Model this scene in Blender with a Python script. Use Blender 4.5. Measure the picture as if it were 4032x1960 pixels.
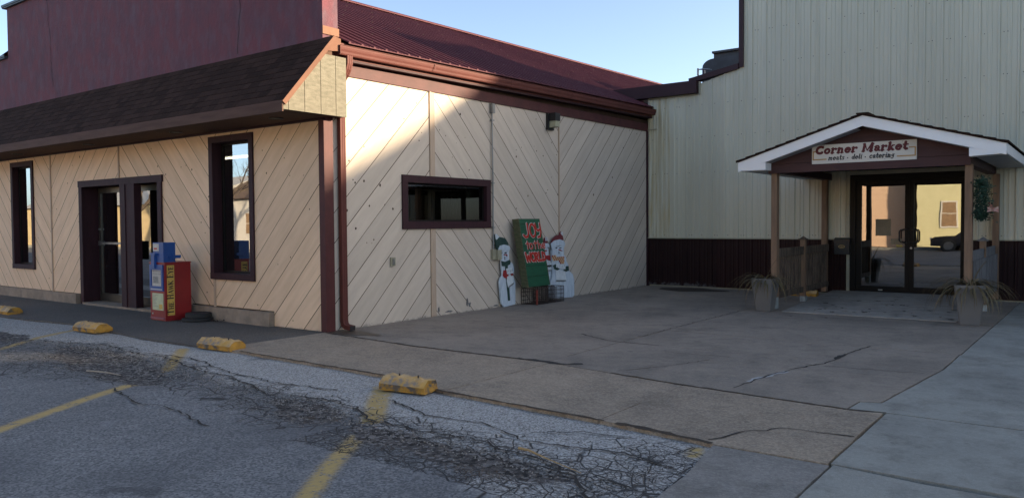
import bpy, math, random
from mathutils import Vector, Matrix
random.seed(7)
R = math.radians
scene = bpy.context.scene
col = scene.collection
for _o in list(bpy.data.objects): bpy.data.objects.remove(_o)

# ---------------------------------------------------------------- camera, sky, sun, exposure
cam_d = bpy.data.cameras.new('camera'); cam = bpy.data.objects.new('camera', cam_d); col.objects.link(cam)
cam_d.lens = 27.642; cam_d.sensor_width = 36; cam_d.clip_end = 3000; cam_d.clip_start = 0.05
RW = Matrix(((0.7997938263470848, -0.013922942539625543, 0.6001133118071348),
             (0.6002324930231898, 0.030418514372937737, -0.7992469382503193),
             (-0.007126686204365755, 0.9994402761818144, 0.03268554251290373)))
cam.matrix_world = Matrix.Translation((0, 0, 1.5)) @ RW.to_4x4()
scene.camera = cam
SUN = Vector((1.0, 0.73, 0.28)).normalized()
elev = math.asin(SUN.z); azim = math.atan2(SUN.x, SUN.y)
world = bpy.data.worlds.new('World'); scene.world = world; world.use_nodes = True
nt = world.node_tree; bg = nt.nodes['Background']
sky = nt.nodes.new('ShaderNodeTexSky'); sky.sky_type = 'NISHITA'; sky.sun_disc = False
sky.sun_elevation = elev; sky.sun_rotation = azim; sky.altitude = 200; sky.air_density = 0.55; sky.dust_density = 1.6; sky.ozone_density = 1.5
hs = nt.nodes.new('ShaderNodeHueSaturation'); hs.inputs['Saturation'].default_value = 0.92; nt.links.new(sky.outputs[0], hs.inputs['Color'])
wb = nt.nodes.new('ShaderNodeMix'); wb.data_type = 'RGBA'; wb.blend_type = 'MULTIPLY'; wb.inputs[0].default_value = 1.0; wb.inputs[7].default_value = (1.03, 1.0, 0.915, 1)   # the camera's warm white balance
nt.links.new(hs.outputs[0], wb.inputs[6]); nt.links.new(wb.outputs[2], bg.inputs[0]); bg.inputs[1].default_value = 0.15
sl = bpy.data.lights.new('sun', 'SUN'); sl.energy = 5.0; sl.angle = R(1.7); sl.color = (1.0, 0.80, 0.55)
so = bpy.data.objects.new('sun', sl); col.objects.link(so); so.location = (30, 25, 20)
so.rotation_euler = SUN.to_track_quat('Z', 'Y').to_euler()
scene.view_settings.view_transform = 'Standard'; scene.view_settings.look = 'None'
scene.view_settings.exposure = 1.56; scene.view_settings.gamma = 1
scene.render.engine = 'CYCLES'

# ---------------------------------------------------------------- materials
MATS = {}
def mat(name, c1, c2=None, rough=0.7, scale=6, detail=4, stretch=(1, 1, 1), bump=0.0, bscale=40, metal=0.0,
        streak=None, var=0.0, lo=0.35, hi=0.65, grime=None, uv=False, spec=0.5, spots=None):
    """procedural paint/wood/stone: two tones mixed by noise, optional fine bump, per-face 'var' tint and dirt"""
    m = bpy.data.materials.new(name); m.use_nodes = True; n = m.node_tree.nodes; L = m.node_tree.links
    b = n['Principled BSDF']; b.inputs['Roughness'].default_value = rough; b.inputs['Metallic'].default_value = metal
    b.inputs['Specular IOR Level'].default_value = spec
    tc = n.new('ShaderNodeTexCoord'); src = tc.outputs['UV'] if uv else tc.outputs['Object']
    mp = n.new('ShaderNodeMapping'); mp.inputs['Scale'].default_value = stretch; L.new(src, mp.inputs[0])
    def noise(sc, det=4, vec=None, rg=0.6):
        t = n.new('ShaderNodeTexNoise'); t.inputs['Scale'].default_value = sc; t.inputs['Detail'].default_value = det
        t.inputs['Roughness'].default_value = rg; L.new(vec or mp.outputs[0], t.inputs[0]); return t.outputs[0]
    def ramp(f, a, b_, ca=(0, 0, 0, 1), cb=(1, 1, 1, 1)):
        r = n.new('ShaderNodeValToRGB'); r.color_ramp.elements[0].position = a; r.color_ramp.elements[1].position = b_
        r.color_ramp.elements[0].color = ca; r.color_ramp.elements[1].color = cb; L.new(f, r.inputs[0]); return r.outputs[0]
    def mix(f, a, b_, mode='MIX'):
        x = n.new('ShaderNodeMix'); x.data_type = 'RGBA'; x.blend_type = mode
        if isinstance(f, float): x.inputs[0].default_value = f
        else: L.new(f, x.inputs[0])
        for i, v in ((6, a), (7, b_)):
            if isinstance(v, tuple): x.inputs[i].default_value = v if len(v) == 4 else v + (1,)
            else: L.new(v, x.inputs[i])
        return x.outputs[2]
    if c2 is None: c2 = tuple(v * 0.8 for v in c1)
    c = mix(ramp(noise(scale, detail), lo, hi), c1, c2)
    if var:
        at = n.new('ShaderNodeAttribute'); at.attribute_name = 'var'
        c = mix(at.outputs['Fac'], c, mix(1.0, c, (1 - var,) * 3, 'MULTIPLY'))
    if streak:
        sc, st, colr, lo_, hi_ = streak
        mp2 = n.new('ShaderNodeMapping'); mp2.inputs['Scale'].default_value = st; L.new(src, mp2.inputs[0])
        c = mix(ramp(noise(sc, 6, mp2.outputs[0]), lo_, hi_), c, colr)
    if spots:
        sc, colr, th = spots
        v = n.new('ShaderNodeTexVoronoi'); v.inputs['Scale'].default_value = sc; L.new(mp.outputs[0], v.inputs[0])
        c = mix(ramp(v.outputs['Distance'], th, th + 0.05, (1, 1, 1, 1), (0, 0, 0, 1)), c, colr)
    if grime:   # dirt rising from the ground: (height, colour)
        h, colr = grime
        tc2 = n.new('ShaderNodeNewGeometry'); sx = n.new('ShaderNodeSeparateXYZ'); L.new(tc2.outputs['Position'], sx.inputs[0])
        a = n.new('ShaderNodeMath'); a.operation = 'MULTIPLY_ADD'; L.new(noise(9, 6, tc2.outputs['Position'], .7), a.inputs[0]); a.inputs[1].default_value = h * 2.2; a.inputs[2].default_value = -h * 0.75
        s = n.new('ShaderNodeMath'); s.operation = 'SUBTRACT'; L.new(a.outputs[0], s.inputs[0]); L.new(sx.outputs[2], s.inputs[1])
        c = mix(ramp(s.outputs[0], 0.0, 0.06), c, colr)
    L.new(c, b.inputs['Base Color'])
    if bump:
        bp = n.new('ShaderNodeBump'); bp.inputs['Strength'].default_value = bump; bp.inputs['Distance'].default_value = 0.01
        L.new(noise(bscale, 6), bp.inputs['Height']); L.new(bp.outputs[0], b.inputs['Normal'])
    MATS[name] = m
    return m
PAINT = dict(rough=0.75)
m_siding_bounce_lit = mat('siding_paint_bounce_lit', (0.82, 0.595, 0.40), (0.73, 0.52, 0.34), scale=3, stretch=(0.5, 3, 1), uv=True, var=0.13, bump=0.25, bscale=25,
               streak=(5, (0.25, 5, 1), (0.60, 0.42, 0.29), 0.60, 0.80), grime=(0.05, (0.20, 0.17, 0.14)))  # front wall copy: brighter and warmer to carry the bounce light in its colour
m_siding_side_shaded = mat('siding_paint_side_shaded', (0.63, 0.535, 0.435), (0.56, 0.47, 0.38), scale=3, stretch=(0.5, 3, 1), uv=True, var=0.13, bump=0.25, bscale=25,
               streak=(4, (0.22, 4, 1), (0.54, 0.44, 0.36), 0.60, 0.82), grime=(0.09, (0.16, 0.145, 0.13)))  # same siding paint, toned for the shaded side wall
m_groove = mat('groove_grime_and_shade', (0.045, 0.027, 0.018), (0.075, 0.045, 0.03), rough=0.9, spec=.1, scale=3)  # grime plus the shade inside the grooves, painted as one dark colour
m_knot = mat('wood_knot', (0.06, 0.035, 0.02), rough=0.8)
m_trim = mat('maroon_trim', (0.040, 0.014, 0.019), (0.028, 0.010, 0.014), rough=0.65, spec=.25, scale=4, stretch=(3, 3, 0.6), bump=0.2, bscale=30)
m_trim_red = mat('red_brown_trim', (0.082, 0.024, 0.024), (0.06, 0.018, 0.019), rough=0.6, spec=.25, scale=4, bump=0.15)
m_batten = mat('batten_paint', (0.47, 0.36, 0.27), (0.42, 0.31, 0.22), rough=0.7, scale=8, stretch=(6, 6, .5), grime=(0.05, (.18, .14, .11)))
m_stucco = mat('maroon_stucco', (0.135, 0.036, 0.050), (0.090, 0.037, 0.054), rough=0.85, scale=2.6, detail=10, stretch=(1.2, 1, 0.8), lo=.38, hi=.64, bump=1.0, bscale=16,
               streak=(4.0, (1.2, 1, 0.6), (0.110, 0.066, 0.086), 0.48, 0.74))
m_shingle = mat('brown_shingle', (0.062, 0.034, 0.025), (0.036, 0.021, 0.017), rough=0.95, spec=.1, scale=60, detail=2, var=0.5, bump=0.4, bscale=160)
m_soffit = mat('soffit_brown', (0.11, 0.062, 0.042), rough=0.8, spec=.2, scale=2)
m_fascia = mat('fascia_brown', (0.10, 0.055, 0.042), (0.075, 0.04, 0.03), rough=0.75, spec=.2, scale=3, stretch=(0.6, 4, 5), bump=0.2)
m_endpanel = mat('canopy_end_panel', (0.20, 0.185, 0.145), (0.145, 0.135, 0.105), rough=0.9, spec=.1, scale=10, stretch=(1, 1, 3), bump=0.5, bscale=45)
m_found = mat('old_concrete', (0.32, 0.25, 0.19), (0.21, 0.17, 0.13), rough=0.9, scale=5, bump=0.5, bscale=60)
m_roofmetal = mat('maroon_roof_metal', (0.092, 0.027, 0.034), (0.078, 0.023, 0.030), rough=0.65, scale=1.5, spec=0.15)
m_gutter = mat('gutter_metal', (0.115, 0.036, 0.029), (0.095, 0.03, 0.025), rough=0.65, scale=2, spec=0.2)
m_tan = mat('cream_metal', (0.60, 0.57, 0.45), (0.55, 0.525, 0.41), rough=0.42, var=0.10, streak=(2.5, (3, 3, .12), (0.48, 0.45, 0.34), 0.55, 0.75), scale=1.2, stretch=(2, 2, 0.3), spec=0.5)
m_tan_stain = mat('cream_metal_stained', (0.57, 0.545, 0.43), (0.46, 0.38, 0.22), rough=0.45, scale=3.2, stretch=(3.5, 3.5, 0.28), lo=0.42, hi=0.7)
m_wains = mat('maroon_wainscot', (0.026, 0.009, 0.010), (0.020, 0.007, 0.008), spec=.2, rough=0.5, scale=1.5, stretch=(3, 3, .4))
m_wains_peel = mat('maroon_wainscot_peeling', (0.020, 0.008, 0.009), rough=0.5, spec=.2, scale=2, grime=(0.26, (0.10, 0.095, 0.10)))
m_screw = mat('screw_head', (0.11, 0.11, 0.10), rough=0.4)
m_creamtrim = mat('cream_trim', (0.40, 0.375, 0.28), rough=0.45, scale=2)
m_darkbronze = mat('dark_bronze', (0.010, 0.008, 0.0075), rough=0.5, scale=3, spec=.2)
m_doorgrey = mat('door_frame_metal', (0.10, 0.095, 0.085), rough=0.35, metal=0.6, scale=3)
m_black = mat('black_plastic', (0.015, 0.015, 0.016), rough=0.45)
m_darkmetal = mat('dark_weathered_metal', (0.040, 0.044, 0.052), (0.022, 0.024, 0.028), rough=0.5, scale=4, bump=0.3)
m_galv = mat('galvanised_steel', (0.33, 0.33, 0.33), (0.22, 0.22, 0.22), rough=0.4, metal=0.8, scale=8, stretch=(1, 1, .3))
m_whitevinyl = mat('white_vinyl', (0.84, 0.83, 0.82), (0.80, 0.79, 0.78), rough=0.45, scale=1.5)
m_gable = mat('gable_board', (0.070, 0.026, 0.024), (0.052, 0.018, 0.017), rough=0.7, scale=3, stretch=(0.6, 3, 6), bump=0.3)
m_cedar = mat('cedar_post', (0.27, 0.165, 0.10), (0.19, 0.115, 0.07), rough=0.8, scale=4, stretch=(5, 5, 0.5), bump=0.4, spots=(2.2, (0.05, 0.028, 0.018), 0.05))
m_greywood = mat('weathered_wood', (0.16, 0.115, 0.08), (0.06, 0.042, 0.03), rough=0.9, scale=4, stretch=(4, 4, 0.8), bump=0.6)
m_bluewood = mat('grey_painted_wood', (0.20, 0.20, 0.205), (0.10, 0.095, 0.095), rough=0.85, scale=4, stretch=(5, 5, 0.5), bump=0.5)
m_planter = mat('grey_planter', (0.165, 0.155, 0.145), (0.145, 0.135, 0.128), rough=0.7, scale=3, bump=0.15, bscale=90)
m_blade = mat('spike_leaf', (0.10, 0.085, 0.038), (0.20, 0.14, 0.065), rough=0.7, scale=6, var=0.45)
m_soil = mat('soil', (0.03, 0.022, 0.016), rough=1, scale=20, bump=0.8)
m_yellow = mat('yellow_paint', (0.46, 0.24, 0.035), (0.30, 0.16, 0.03), rough=0.85, scale=7, bump=1.0, bscale=30, streak=(7, (1, 1, 1.4), (0.11, 0.09, 0.07), 0.54, 0.62))
m_yellow_top = mat('worn_yellow_top', (0.52, 0.36, 0.19), (0.50, 0.29, 0.07), rough=0.85, scale=6, bump=1.0, bscale=22, streak=(8, (1, 1, 1), (0.24, 0.20, 0.16), 0.50, 0.62))
m_rubber = mat('rubber', (0.020, 0.021, 0.022), rough=0.8)
m_red = mat('rack_red', (0.25, 0.012, 0.014), (0.20, 0.010, 0.012), rough=0.4, scale=3)
m_blue = mat('rack_blue', (0.012, 0.07, 0.27), (0.010, 0.055, 0.22), rough=0.4, scale=3)
m_decal = mat('yellow_decal', (0.62, 0.42, 0.09), (0.50, 0.33, 0.07), rough=0.5, scale=4)
m_ink = mat('black_ink', (0.018, 0.016, 0.02), rough=0.6)
m_paper = mat('newsprint', (0.55, 0.53, 0.47), rough=0.7, scale=6)
m_paper_grey = mat('newsprint_photo', (0.17, 0.17, 0.16), (0.30, 0.30, 0.29), rough=0.7, scale=22)
m_papergreen = mat('poster_paper', (0.52, 0.55, 0.36), (0.42, 0.46, 0.28), rough=0.6, scale=8)
m_white = mat('white_wood', (0.60, 0.65, 0.70), (0.42, 0.48, 0.54), rough=0.7, scale=5, stretch=(1, 8, 0.8))
m_snowbook = mat('white_board', (0.66, 0.70, 0.72), rough=0.7)
m_green = mat('green_board', (0.012, 0.095, 0.045), (0.010, 0.075, 0.036), rough=0.6, scale=5, stretch=(1, 1, 4))
m_greenside = mat('worn_green_side', (0.055, 0.075, 0.035), (0.12, 0.11, 0.06), rough=0.85, scale=12, stretch=(1, 1, 3))
m_dkgreen = mat('dark_green_cloth', (0.020, 0.055, 0.045), rough=0.7)
m_letterred = mat('letter_red', (0.50, 0.030, 0.018), rough=0.6)
m_letterwhite = mat('letter_white', (0.72, 0.70, 0.66), rough=0.6)
m_scarfred = mat('scarf_red', (0.33, 0.020, 0.022), rough=0.7)
m_scarfcream = mat('scarf_cream', (0.62, 0.50, 0.27), rough=0.7)
m_hatred = mat('hat_red', (0.17, 0.022, 0.030), rough=0.7)
m_sign = mat('sign_white', (0.62, 0.59, 0.53), (0.58, 0.55, 0.49), rough=0.4, scale=2)
m_signred = mat('sign_red', (0.12, 0.008, 0.012), rough=0.6)
m_signgold = mat('sign_gold', (0.42, 0.25, 0.085), rough=0.5)
m_rust = mat('rusty_wire', (0.085, 0.060, 0.050), (0.05, 0.045, 0.045), rough=0.7, metal=0.5, scale=12)
m_redpost = mat('crate_red', (0.36, 0.045, 0.022), rough=0.5)
m_holly = mat('evergreen', (0.028, 0.085, 0.045), (0.014, 0.045, 0.026), rough=0.7, scale=30, var=0.5)
m_bow = mat('bow_ribbon', (0.42, 0.16, 0.13), (0.50, 0.36, 0.30), rough=0.5, scale=20)
m_leaf = mat('dead_leaf', (0.055, 0.032, 0.022), (0.035, 0.022, 0.016), rough=0.9, scale=30)
m_lens = mat('lamp_lens', (0.42, 0.41, 0.28), rough=0.3)
m_beige = mat('beige_box', (0.33, 0.31, 0.22), rough=0.6)
m_brick = mat('tan_house_wall', (0.64, 0.45, 0.31), (0.58, 0.41, 0.28), rough=0.9, scale=5, stretch=(1, 1, 6))
m_yhouse = mat('yellow_siding', (0.60, 0.57, 0.34), (0.56, 0.53, 0.31), rough=0.7, scale=2)
m_shed = mat('tan_shed_metal', (0.60, 0.46, 0.25), (0.52, 0.40, 0.21), rough=0.6, scale=2)
m_shedroof = mat('pale_roof', (0.55, 0.53, 0.48), rough=0.5)
m_bark = mat('bark', (0.11, 0.085, 0.065), (0.06, 0.045, 0.035), rough=0.95, scale=10, bump=0.5)
m_carpaint = mat('dark_car_paint', (0.02, 0.022, 0.03), rough=0.25)
m_interior = mat('interior_wall', (0.12, 0.11, 0.10), rough=0.9)
m_ceiling = mat('interior_ceiling', (0.25, 0.24, 0.22), rough=0.9)
m_dirt = mat('joint_dirt', (0.030, 0.022, 0.016), (0.055, 0.036, 0.022), rough=1, scale=14, bump=0.6)
def glass_mat(name, tint, fmin, wav=0.0):
    m = bpy.data.materials.new(name); m.use_nodes = True; n = m.node_tree.nodes; L = m.node_tree.links
    n.remove(n['Principled BSDF']); out = n['Material Output']
    t = n.new('ShaderNodeBsdfTransparent'); t.inputs[0].default_value = tint + (1,)
    g = n.new('ShaderNodeBsdfGlossy'); g.inputs['Roughness'].default_value = 0.01
    f = n.new('ShaderNodeFresnel'); f.inputs[0].default_value = 1.55
    mr = n.new('ShaderNodeMapRange'); mr.inputs[1].default_value = 0; mr.inputs[2].default_value = 1; mr.inputs[3].default_value = fmin; mr.inputs[4].default_value = 1
    L.new(f.outputs[0], mr.inputs[0]); x = n.new('ShaderNodeMixShader'); L.new(mr.outputs[0], x.inputs[0]); L.new(t.outputs[0], x.inputs[1]); L.new(g.outputs[0], x.inputs[2])
    if wav:
        tc = n.new('ShaderNodeTexCoord'); no = n.new('ShaderNodeTexNoise'); no.inputs['Scale'].default_value = 1.6; no.inputs['Detail'].default_value = 1.5; L.new(tc.outputs['Object'], no.inputs[0])
        bp = n.new('ShaderNodeBump'); bp.inputs['Strength'].default_value = 1.0; bp.inputs['Distance'].default_value = wav; L.new(no.outputs[0], bp.inputs['Height'])
        L.new(bp.outputs[0], g.inputs['Normal'])
    L.new(x.outputs[0], out.inputs[0]); return m
m_glass = glass_mat('tinted_glass', (0.30, 0.30, 0.28), 0.42, 0.0007)
m_glass3 = glass_mat('dim_window_glass', (0.20, 0.22, 0.20), 0.08, 0.0006)
m_glass2 = glass_mat('bronze_glass', (0.16, 0.14, 0.12), 0.36, 0.0008)
m_tube = bpy.data.materials.new('lit_tube'); m_tube.use_nodes = True
m_tube.node_tree.nodes['Principled BSDF'].inputs['Emission Color'].default_value = (1, .95, .75, 1); m_tube.node_tree.nodes['Principled BSDF'].inputs['Emission Strength'].default_value = 3.0

# ---------------------------------------------------------------- mesh helpers
class MB:
    """collects faces; verts in world metres unless the thing is built around its own origin"""
    def __init__(s): s.v = []; s.f = []; s.mi = []; s.var = []; s.uv = []
    def face(s, pts, mi=0, var=None, uv=None):
        b = len(s.v); s.v += [tuple(p) for p in pts]; s.f.append(tuple(range(b, b + len(pts)))); s.mi.append(mi)
        s.var.append(random.random() if var is None else var); s.uv.append(uv)
    def box(s, a, b, mi=0, M=None, faces='xXyYzZ'):
        x0, y0, z0 = (min(a[i], b[i]) for i in range(3)); x1, y1, z1 = (max(a[i], b[i]) for i in range(3))
        P = [Vector(p) for p in ((x0,y0,z0),(x1,y0,z0),(x1,y1,z0),(x0,y1,z0),(x0,y0,z1),(x1,y0,z1),(x1,y1,z1),(x0,y1,z1))]
        if M: P = [M @ p for p in P]
        va = random.random()
        for k, q in (('z',(3,2,1,0)),('Z',(4,5,6,7)),('y',(0,1,5,4)),('X',(1,2,6,5)),('Y',(2,3,7,6)),('x',(3,0,4,7))):
            if k in faces: s.face([P[i] for i in q], mi, va)
    def prism(s, poly, off, mi=0, mi_side=None):
        """poly: list of 3D points, off: vector; closed extruded solid"""
        off = Vector(off); A = [Vector(p) for p in poly]; B = [p + off for p in A]
        nrm = Vector((0, 0, 0))
        for i in range(len(A)): nrm += A[i].cross(A[(i + 1) % len(A)])
        if nrm.dot(off) > 0: A = A[::-1]; B = B[::-1]
        va = random.random(); ms = mi if mi_side is None else mi_side
        s.face(A, mi, va); s.face(B[::-1], mi, va)
        n = len(A)
        for i in range(n):
            j = (i + 1) % n; s.face([A[j], A[i], B[i], B[j]], ms, va)
    def tube(s, path, r, n=8, mi=0, cap=True):
        P = [Vector(p) for p in path]; rs = r if isinstance(r, (list, tuple)) else [r] * len(P); rings = []
        for i, p in enumerate(P):
            d = (P[min(i + 1, len(P) - 1)] - P[max(i - 1, 0)]).normalized()
            a = d.orthogonal().normalized() if i == 0 else (pa - d * pa.dot(d)).normalized()
            pa = a; b = d.cross(a)
            rings.append([p + (a * math.cos(2 * math.pi * k / n) + b * math.sin(2 * math.pi * k / n)) * rs[i] for k in range(n)])
        va = random.random()
        for i in range(len(rings) - 1):
            for k in range(n): s.face([rings[i][k], rings[i][(k + 1) % n], rings[i + 1][(k + 1) % n], rings[i + 1][k]], mi, va)
        if cap: s.face(rings[0][::-1], mi, va); s.face(rings[-1], mi, va)
    def sweep(s, prof, path, mi=0, cap=True):
        """prof: list of offset vectors at each station identical; path: list of points"""
        rings = [[Vector(p) + Vector(q) for q in prof] for p in path]; n = len(prof); va = random.random()
        for i in range(len(rings) - 1):
            for k in range(n): s.face([rings[i][k], rings[i][(k + 1) % n], rings[i + 1][(k + 1) % n], rings[i + 1][k]], mi, va)
        if cap: s.face(rings[0][::-1], mi, va); s.face(rings[-1], mi, va)
    def lathe(s, prof, n=24, mi=0, c=(0, 0, 0)):
        for i in range(len(prof) - 1):
            (r0, z0), (r1, z1) = prof[i], prof[i + 1]
            for k in range(n):
                a, b = 2 * math.pi * k / n, 2 * math.pi * (k + 1) / n
                q = [(c[0] + r0 * math.cos(a), c[1] + r0 * math.sin(a), c[2] + z0), (c[0] + r0 * math.cos(b), c[1] + r0 * math.sin(b), c[2] + z0),
                     (c[0] + r1 * math.cos(b), c[1] + r1 * math.sin(b), c[2] + z1), (c[0] + r1 * math.cos(a), c[1] + r1 * math.sin(a), c[2] + z1)]
                if r0 < 1e-6: q = [q[0], q[2], q[3]]
                elif r1 < 1e-6: q = [q[0], q[1], q[2]]
                s.face(q, mi, 0.5)
    def build(s, name, mats, parent=None, off=None, smooth=False, bevel=0.0, weld=False, fixn=False):
        import bmesh
        me = bpy.data.meshes.new(name)
        if off is None and parent is not None: off = OFF.get(parent.name, Vector())
        off = Vector(off) if off is not None else Vector()
        me.from_pydata([tuple(Vector(p) - off) for p in s.v], [], s.f)
        for m in (mats if isinstance(mats, (list, tuple)) else [mats]): me.materials.append(m)
        me.polygons.foreach_set('material_index', s.mi)
        at = me.attributes.new('var', 'FLOAT', 'FACE'); at.data.foreach_set('value', s.var)
        if any(u is not None for u in s.uv):
            ul = me.uv_layers.new(name='UVMap'); k = 0
            for fi, f in enumerate(s.f):
                for j in range(len(f)):
                    if s.uv[fi] is not None: ul.data[k].uv = s.uv[fi][j]
                    k += 1
        if smooth: me.polygons.foreach_set('use_smooth', [True] * len(me.polygons))
        if weld or fixn:
            bm = bmesh.new(); bm.from_mesh(me)
            if weld: bmesh.ops.remove_doubles(bm, verts=bm.verts, dist=0.0002)
            if fixn: bmesh.ops.recalc_face_normals(bm, faces=bm.faces)
            bm.to_mesh(me); bm.free()
        me.update()
        o = bpy.data.objects.new(name, me); col.objects.link(o)
        if parent is not None: o.parent = parent
        else: o.location = off
        OFF[o.name] = off
        if bevel:
            md = o.modifiers.new('bevel', 'BEVEL'); md.width = bevel; md.segments = 2; md.limit_method = 'ANGLE'
        return o
OFF = {}
def thing(name, label, cat, loc=(0, 0, 0), rz=0, group=None):
    o = bpy.data.objects.new(name, None); col.objects.link(o); o.location = loc; o.rotation_euler = (0, 0, rz); o.empty_display_size = 0.1
    o['label'] = label; o['category'] = cat
    if group: o['group'] = group
    OFF[o.name] = Vector(loc) if rz == 0 else Vector()
    return o
def tag(o, label, cat, group=None):
    o['label'] = label; o['category'] = cat
    if group: o['group'] = group
    return o
def struct(o, kind='structure'): o['kind'] = kind; return o
def copy_tree(o, parent=None):
    c = o.copy(); col.objects.link(c)
    if parent is not None: c.parent = parent
    for ch in [x for x in bpy.data.objects if x.parent == o]: copy_tree(ch, c)
    return c
def boxes(name, lst, m, parent, bevel=0.0):
    for a, b in lst: bx(name, a, b, m, parent, bevel)
def bx(name, a, b, m, parent, bevel=0.0):
    mb = MB(); mb.box(a, b); return mb.build(name, m, parent, bevel=bevel)

# strokes used as lettering: every stroke is a thick polyline slightly proud of the one before
def arc(cx, cy, rx, ry, a0, a1, n=10): return [(cx + rx * math.cos(R(a0 + (a1 - a0) * i / n)), cy + ry * math.sin(R(a0 + (a1 - a0) * i / n))) for i in range(n + 1)]
def stroke(mb, pts, w, M, mi=0, d=0.0, round_=True):
    """pts 2D; M maps (x,y,depth) to world; w half width"""
    n = len(pts); L = []; Rr = []
    for i in range(n):
        p = Vector(pts[i]); a = Vector(pts[max(i - 1, 0)]); b = Vector(pts[min(i + 1, n - 1)]); t = (b - a)
        if t.length < 1e-6: t = Vector((1, 0))
        t.normalize(); q = Vector((-t.y, t.x)) * w; L.append(p + q); Rr.append(p - q)
    if round_:
        t = (Vector(pts[-1]) - Vector(pts[-2])).normalized(); a0 = math.atan2(t.y, t.x)
        end = [Vector(pts[-1]) + Vector((math.cos(a0 + R(x)), math.sin(a0 + R(x)))) * w for x in (60, 20, -20, -60)]
        t = (Vector(pts[0]) - Vector(pts[1])).normalized(); a0 = math.atan2(t.y, t.x)
        st = [Vector(pts[0]) + Vector((math.cos(a0 + R(x)), math.sin(a0 + R(x)))) * w for x in (60, 20, -20, -60)]
    else: end = []; st = []
    for i in range(n - 1): mb.face([M(*Rr[i], d), M(*Rr[i + 1], d), M(*L[i + 1], d), M(*L[i], d)], mi, 0.5)
    if round_:
        mb.face([M(*Rr[-1], d)] + [M(*p, d) for p in end[::-1]] + [M(*L[-1], d)], mi, 0.5)
        mb.face([M(*L[0], d)] + [M(*p, d) for p in st[::-1]] + [M(*Rr[0], d)], mi, 0.5)

# ================================================================= GROUND
def clip(poly, a, b, c):
    """keep a*x+b*y<=c"""
    out = []; n = len(poly)
    for i in range(n):
        p, q = poly[i], poly[(i + 1) % n]; dp = a * p[0] + b * p[1] - c; dq = a * q[0] + b * q[1] - c
        if dp <= 0: out.append(p)
        if (dp < 0 < dq) or (dq < 0 < dp): t = dp / (dp - dq); out.append((p[0] + (q[0] - p[0]) * t, p[1] + (q[1] - p[1]) * t))
    return out
def interp(pts, x):
    if x <= pts[0][0]: return pts[0][1]
    for (a, b), (c, d) in zip(pts, pts[1:]):
        if x <= c: return b + (d - b) * (x - a) / (c - a)
    return pts[-1][1]
def wob(x, y, s=1.0):
    return (math.sin(x * 3.1 * s + y * 1.7 * s) + math.sin(x * 7.3 * s - y * 5.1 * s + 1.3) * .5 + math.sin(x * 15.7 * s + y * 13.3 * s + .7) * .25) / 1.75
def pip(p, poly):
    c = False; n = len(poly)
    for i in range(n):
        a, b = poly[i], poly[i - 1]
        if (a[1] > p[1]) != (b[1] > p[1]) and p[0] < (b[0] - a[0]) * (p[1] - a[1]) / (b[1] - a[1]) + a[0]: c = not c
    return c
def dseg(p, poly, closed=True):
    best = 9; n = len(poly)
    for i in range(n if closed else n - 1):
        a = poly[i]; b = poly[(i + 1) % n]; dx, dy = b[0] - a[0], b[1] - a[1]; l = dx * dx + dy * dy
        t = max(0, min(1, ((p[0] - a[0]) * dx + (p[1] - a[1]) * dy) / l if l else 0)); best = min(best, math.hypot(p[0] - a[0] - t * dx, p[1] - a[1] - t * dy))
    return best
def sdist(p, poly): d = dseg(p, poly); return -d if pip(p, poly) else d
CURB = [(-26, 5.45), (-14.5, 5.40), (-12.5, 5.62), (-10.3, 5.42), (-8.1, 5.50), (-5.6, 5.44), (-4.7, 5.22), (-3.0, 5.14), (-2.1, 5.02), (-1.9, 5.0)]
APRON = [(-2.09, 5.02), (-1.96, 4.3), (-1.93, 3.85), (-1.86, 3.0), (-1.7, 0.0)]
CRACK = [(-26, 4.5), (-11.9, 4.40), (-11.2, 4.67), (-9.8, 4.86), (-7.9, 4.69), (-6.6, 4.45), (-5.9, 4.38), (-5.3, 4.45), (-4.5, 4.25), (-3.8, 4.2), (-3.2, 4.15), (-2.7, 4.09), (-2.4, 4.03), (-1.9, 3.8)]
LOWER = [(-26, 3.2), (-9.1, 3.30), (-8.1, 3.46), (-7.5, 3.85), (-6.1, 3.75), (-5.1, 3.6), (-4.4, 3.72), (-3.3, 3.55), (-2.6, 3.4), (-1.9, 3.3)]
HOLE1 = [(-10.74, 4.57), (-10.03, 4.76), (-9.05, 4.70), (-8.3, 4.50), (-7.6, 4.28), (-7.24, 3.99), (-7.69, 3.80), (-8.73, 3.86), (-9.92, 4.12)]
HOLE2 = [(-5.80, 4.22), (-5.5, 4.42), (-5.19, 4.40), (-4.8, 4.12), (-4.78, 3.98), (-4.96, 3.84), (-5.28, 3.86)]
HOLE3 = [(-4.71, 4.07), (-4.2, 4.10), (-3.72, 4.08), (-3.03, 4.06), (-2.5, 3.96), (-2.79, 3.75), (-3.4, 3.74), (-4.25, 3.80)]
HOLE0 = [(-13.5, 4.6), (-12.2, 4.75), (-11.5, 4.55), (-11.9, 4.2), (-13.5, 4.1)]
LINES = [[(-11.0, 3.97), (-11.72, 4.70)], [(-11.72, 4.70), (-12.10, 5.33)], [(-6.20, 1.62), (-6.63, 2.38), (-7.10, 3.14), (-7.32, 3.52), (-7.47, 3.83)],
         [(-7.90, 4.42), (-8.47, 4.84), (-9.08, 5.30)], [(-2.95, 2.0), (-3.50, 2.72), (-3.91, 3.27), (-4.30, 3.86)], [(-4.52, 4.20), (-4.97, 4.68), (-5.38, 5.14)],
         [(-2.16, 4.93), (-2.12, 4.78)]]
LHW = [.055, .055, .062, .07, .062, .09, .045]
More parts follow.
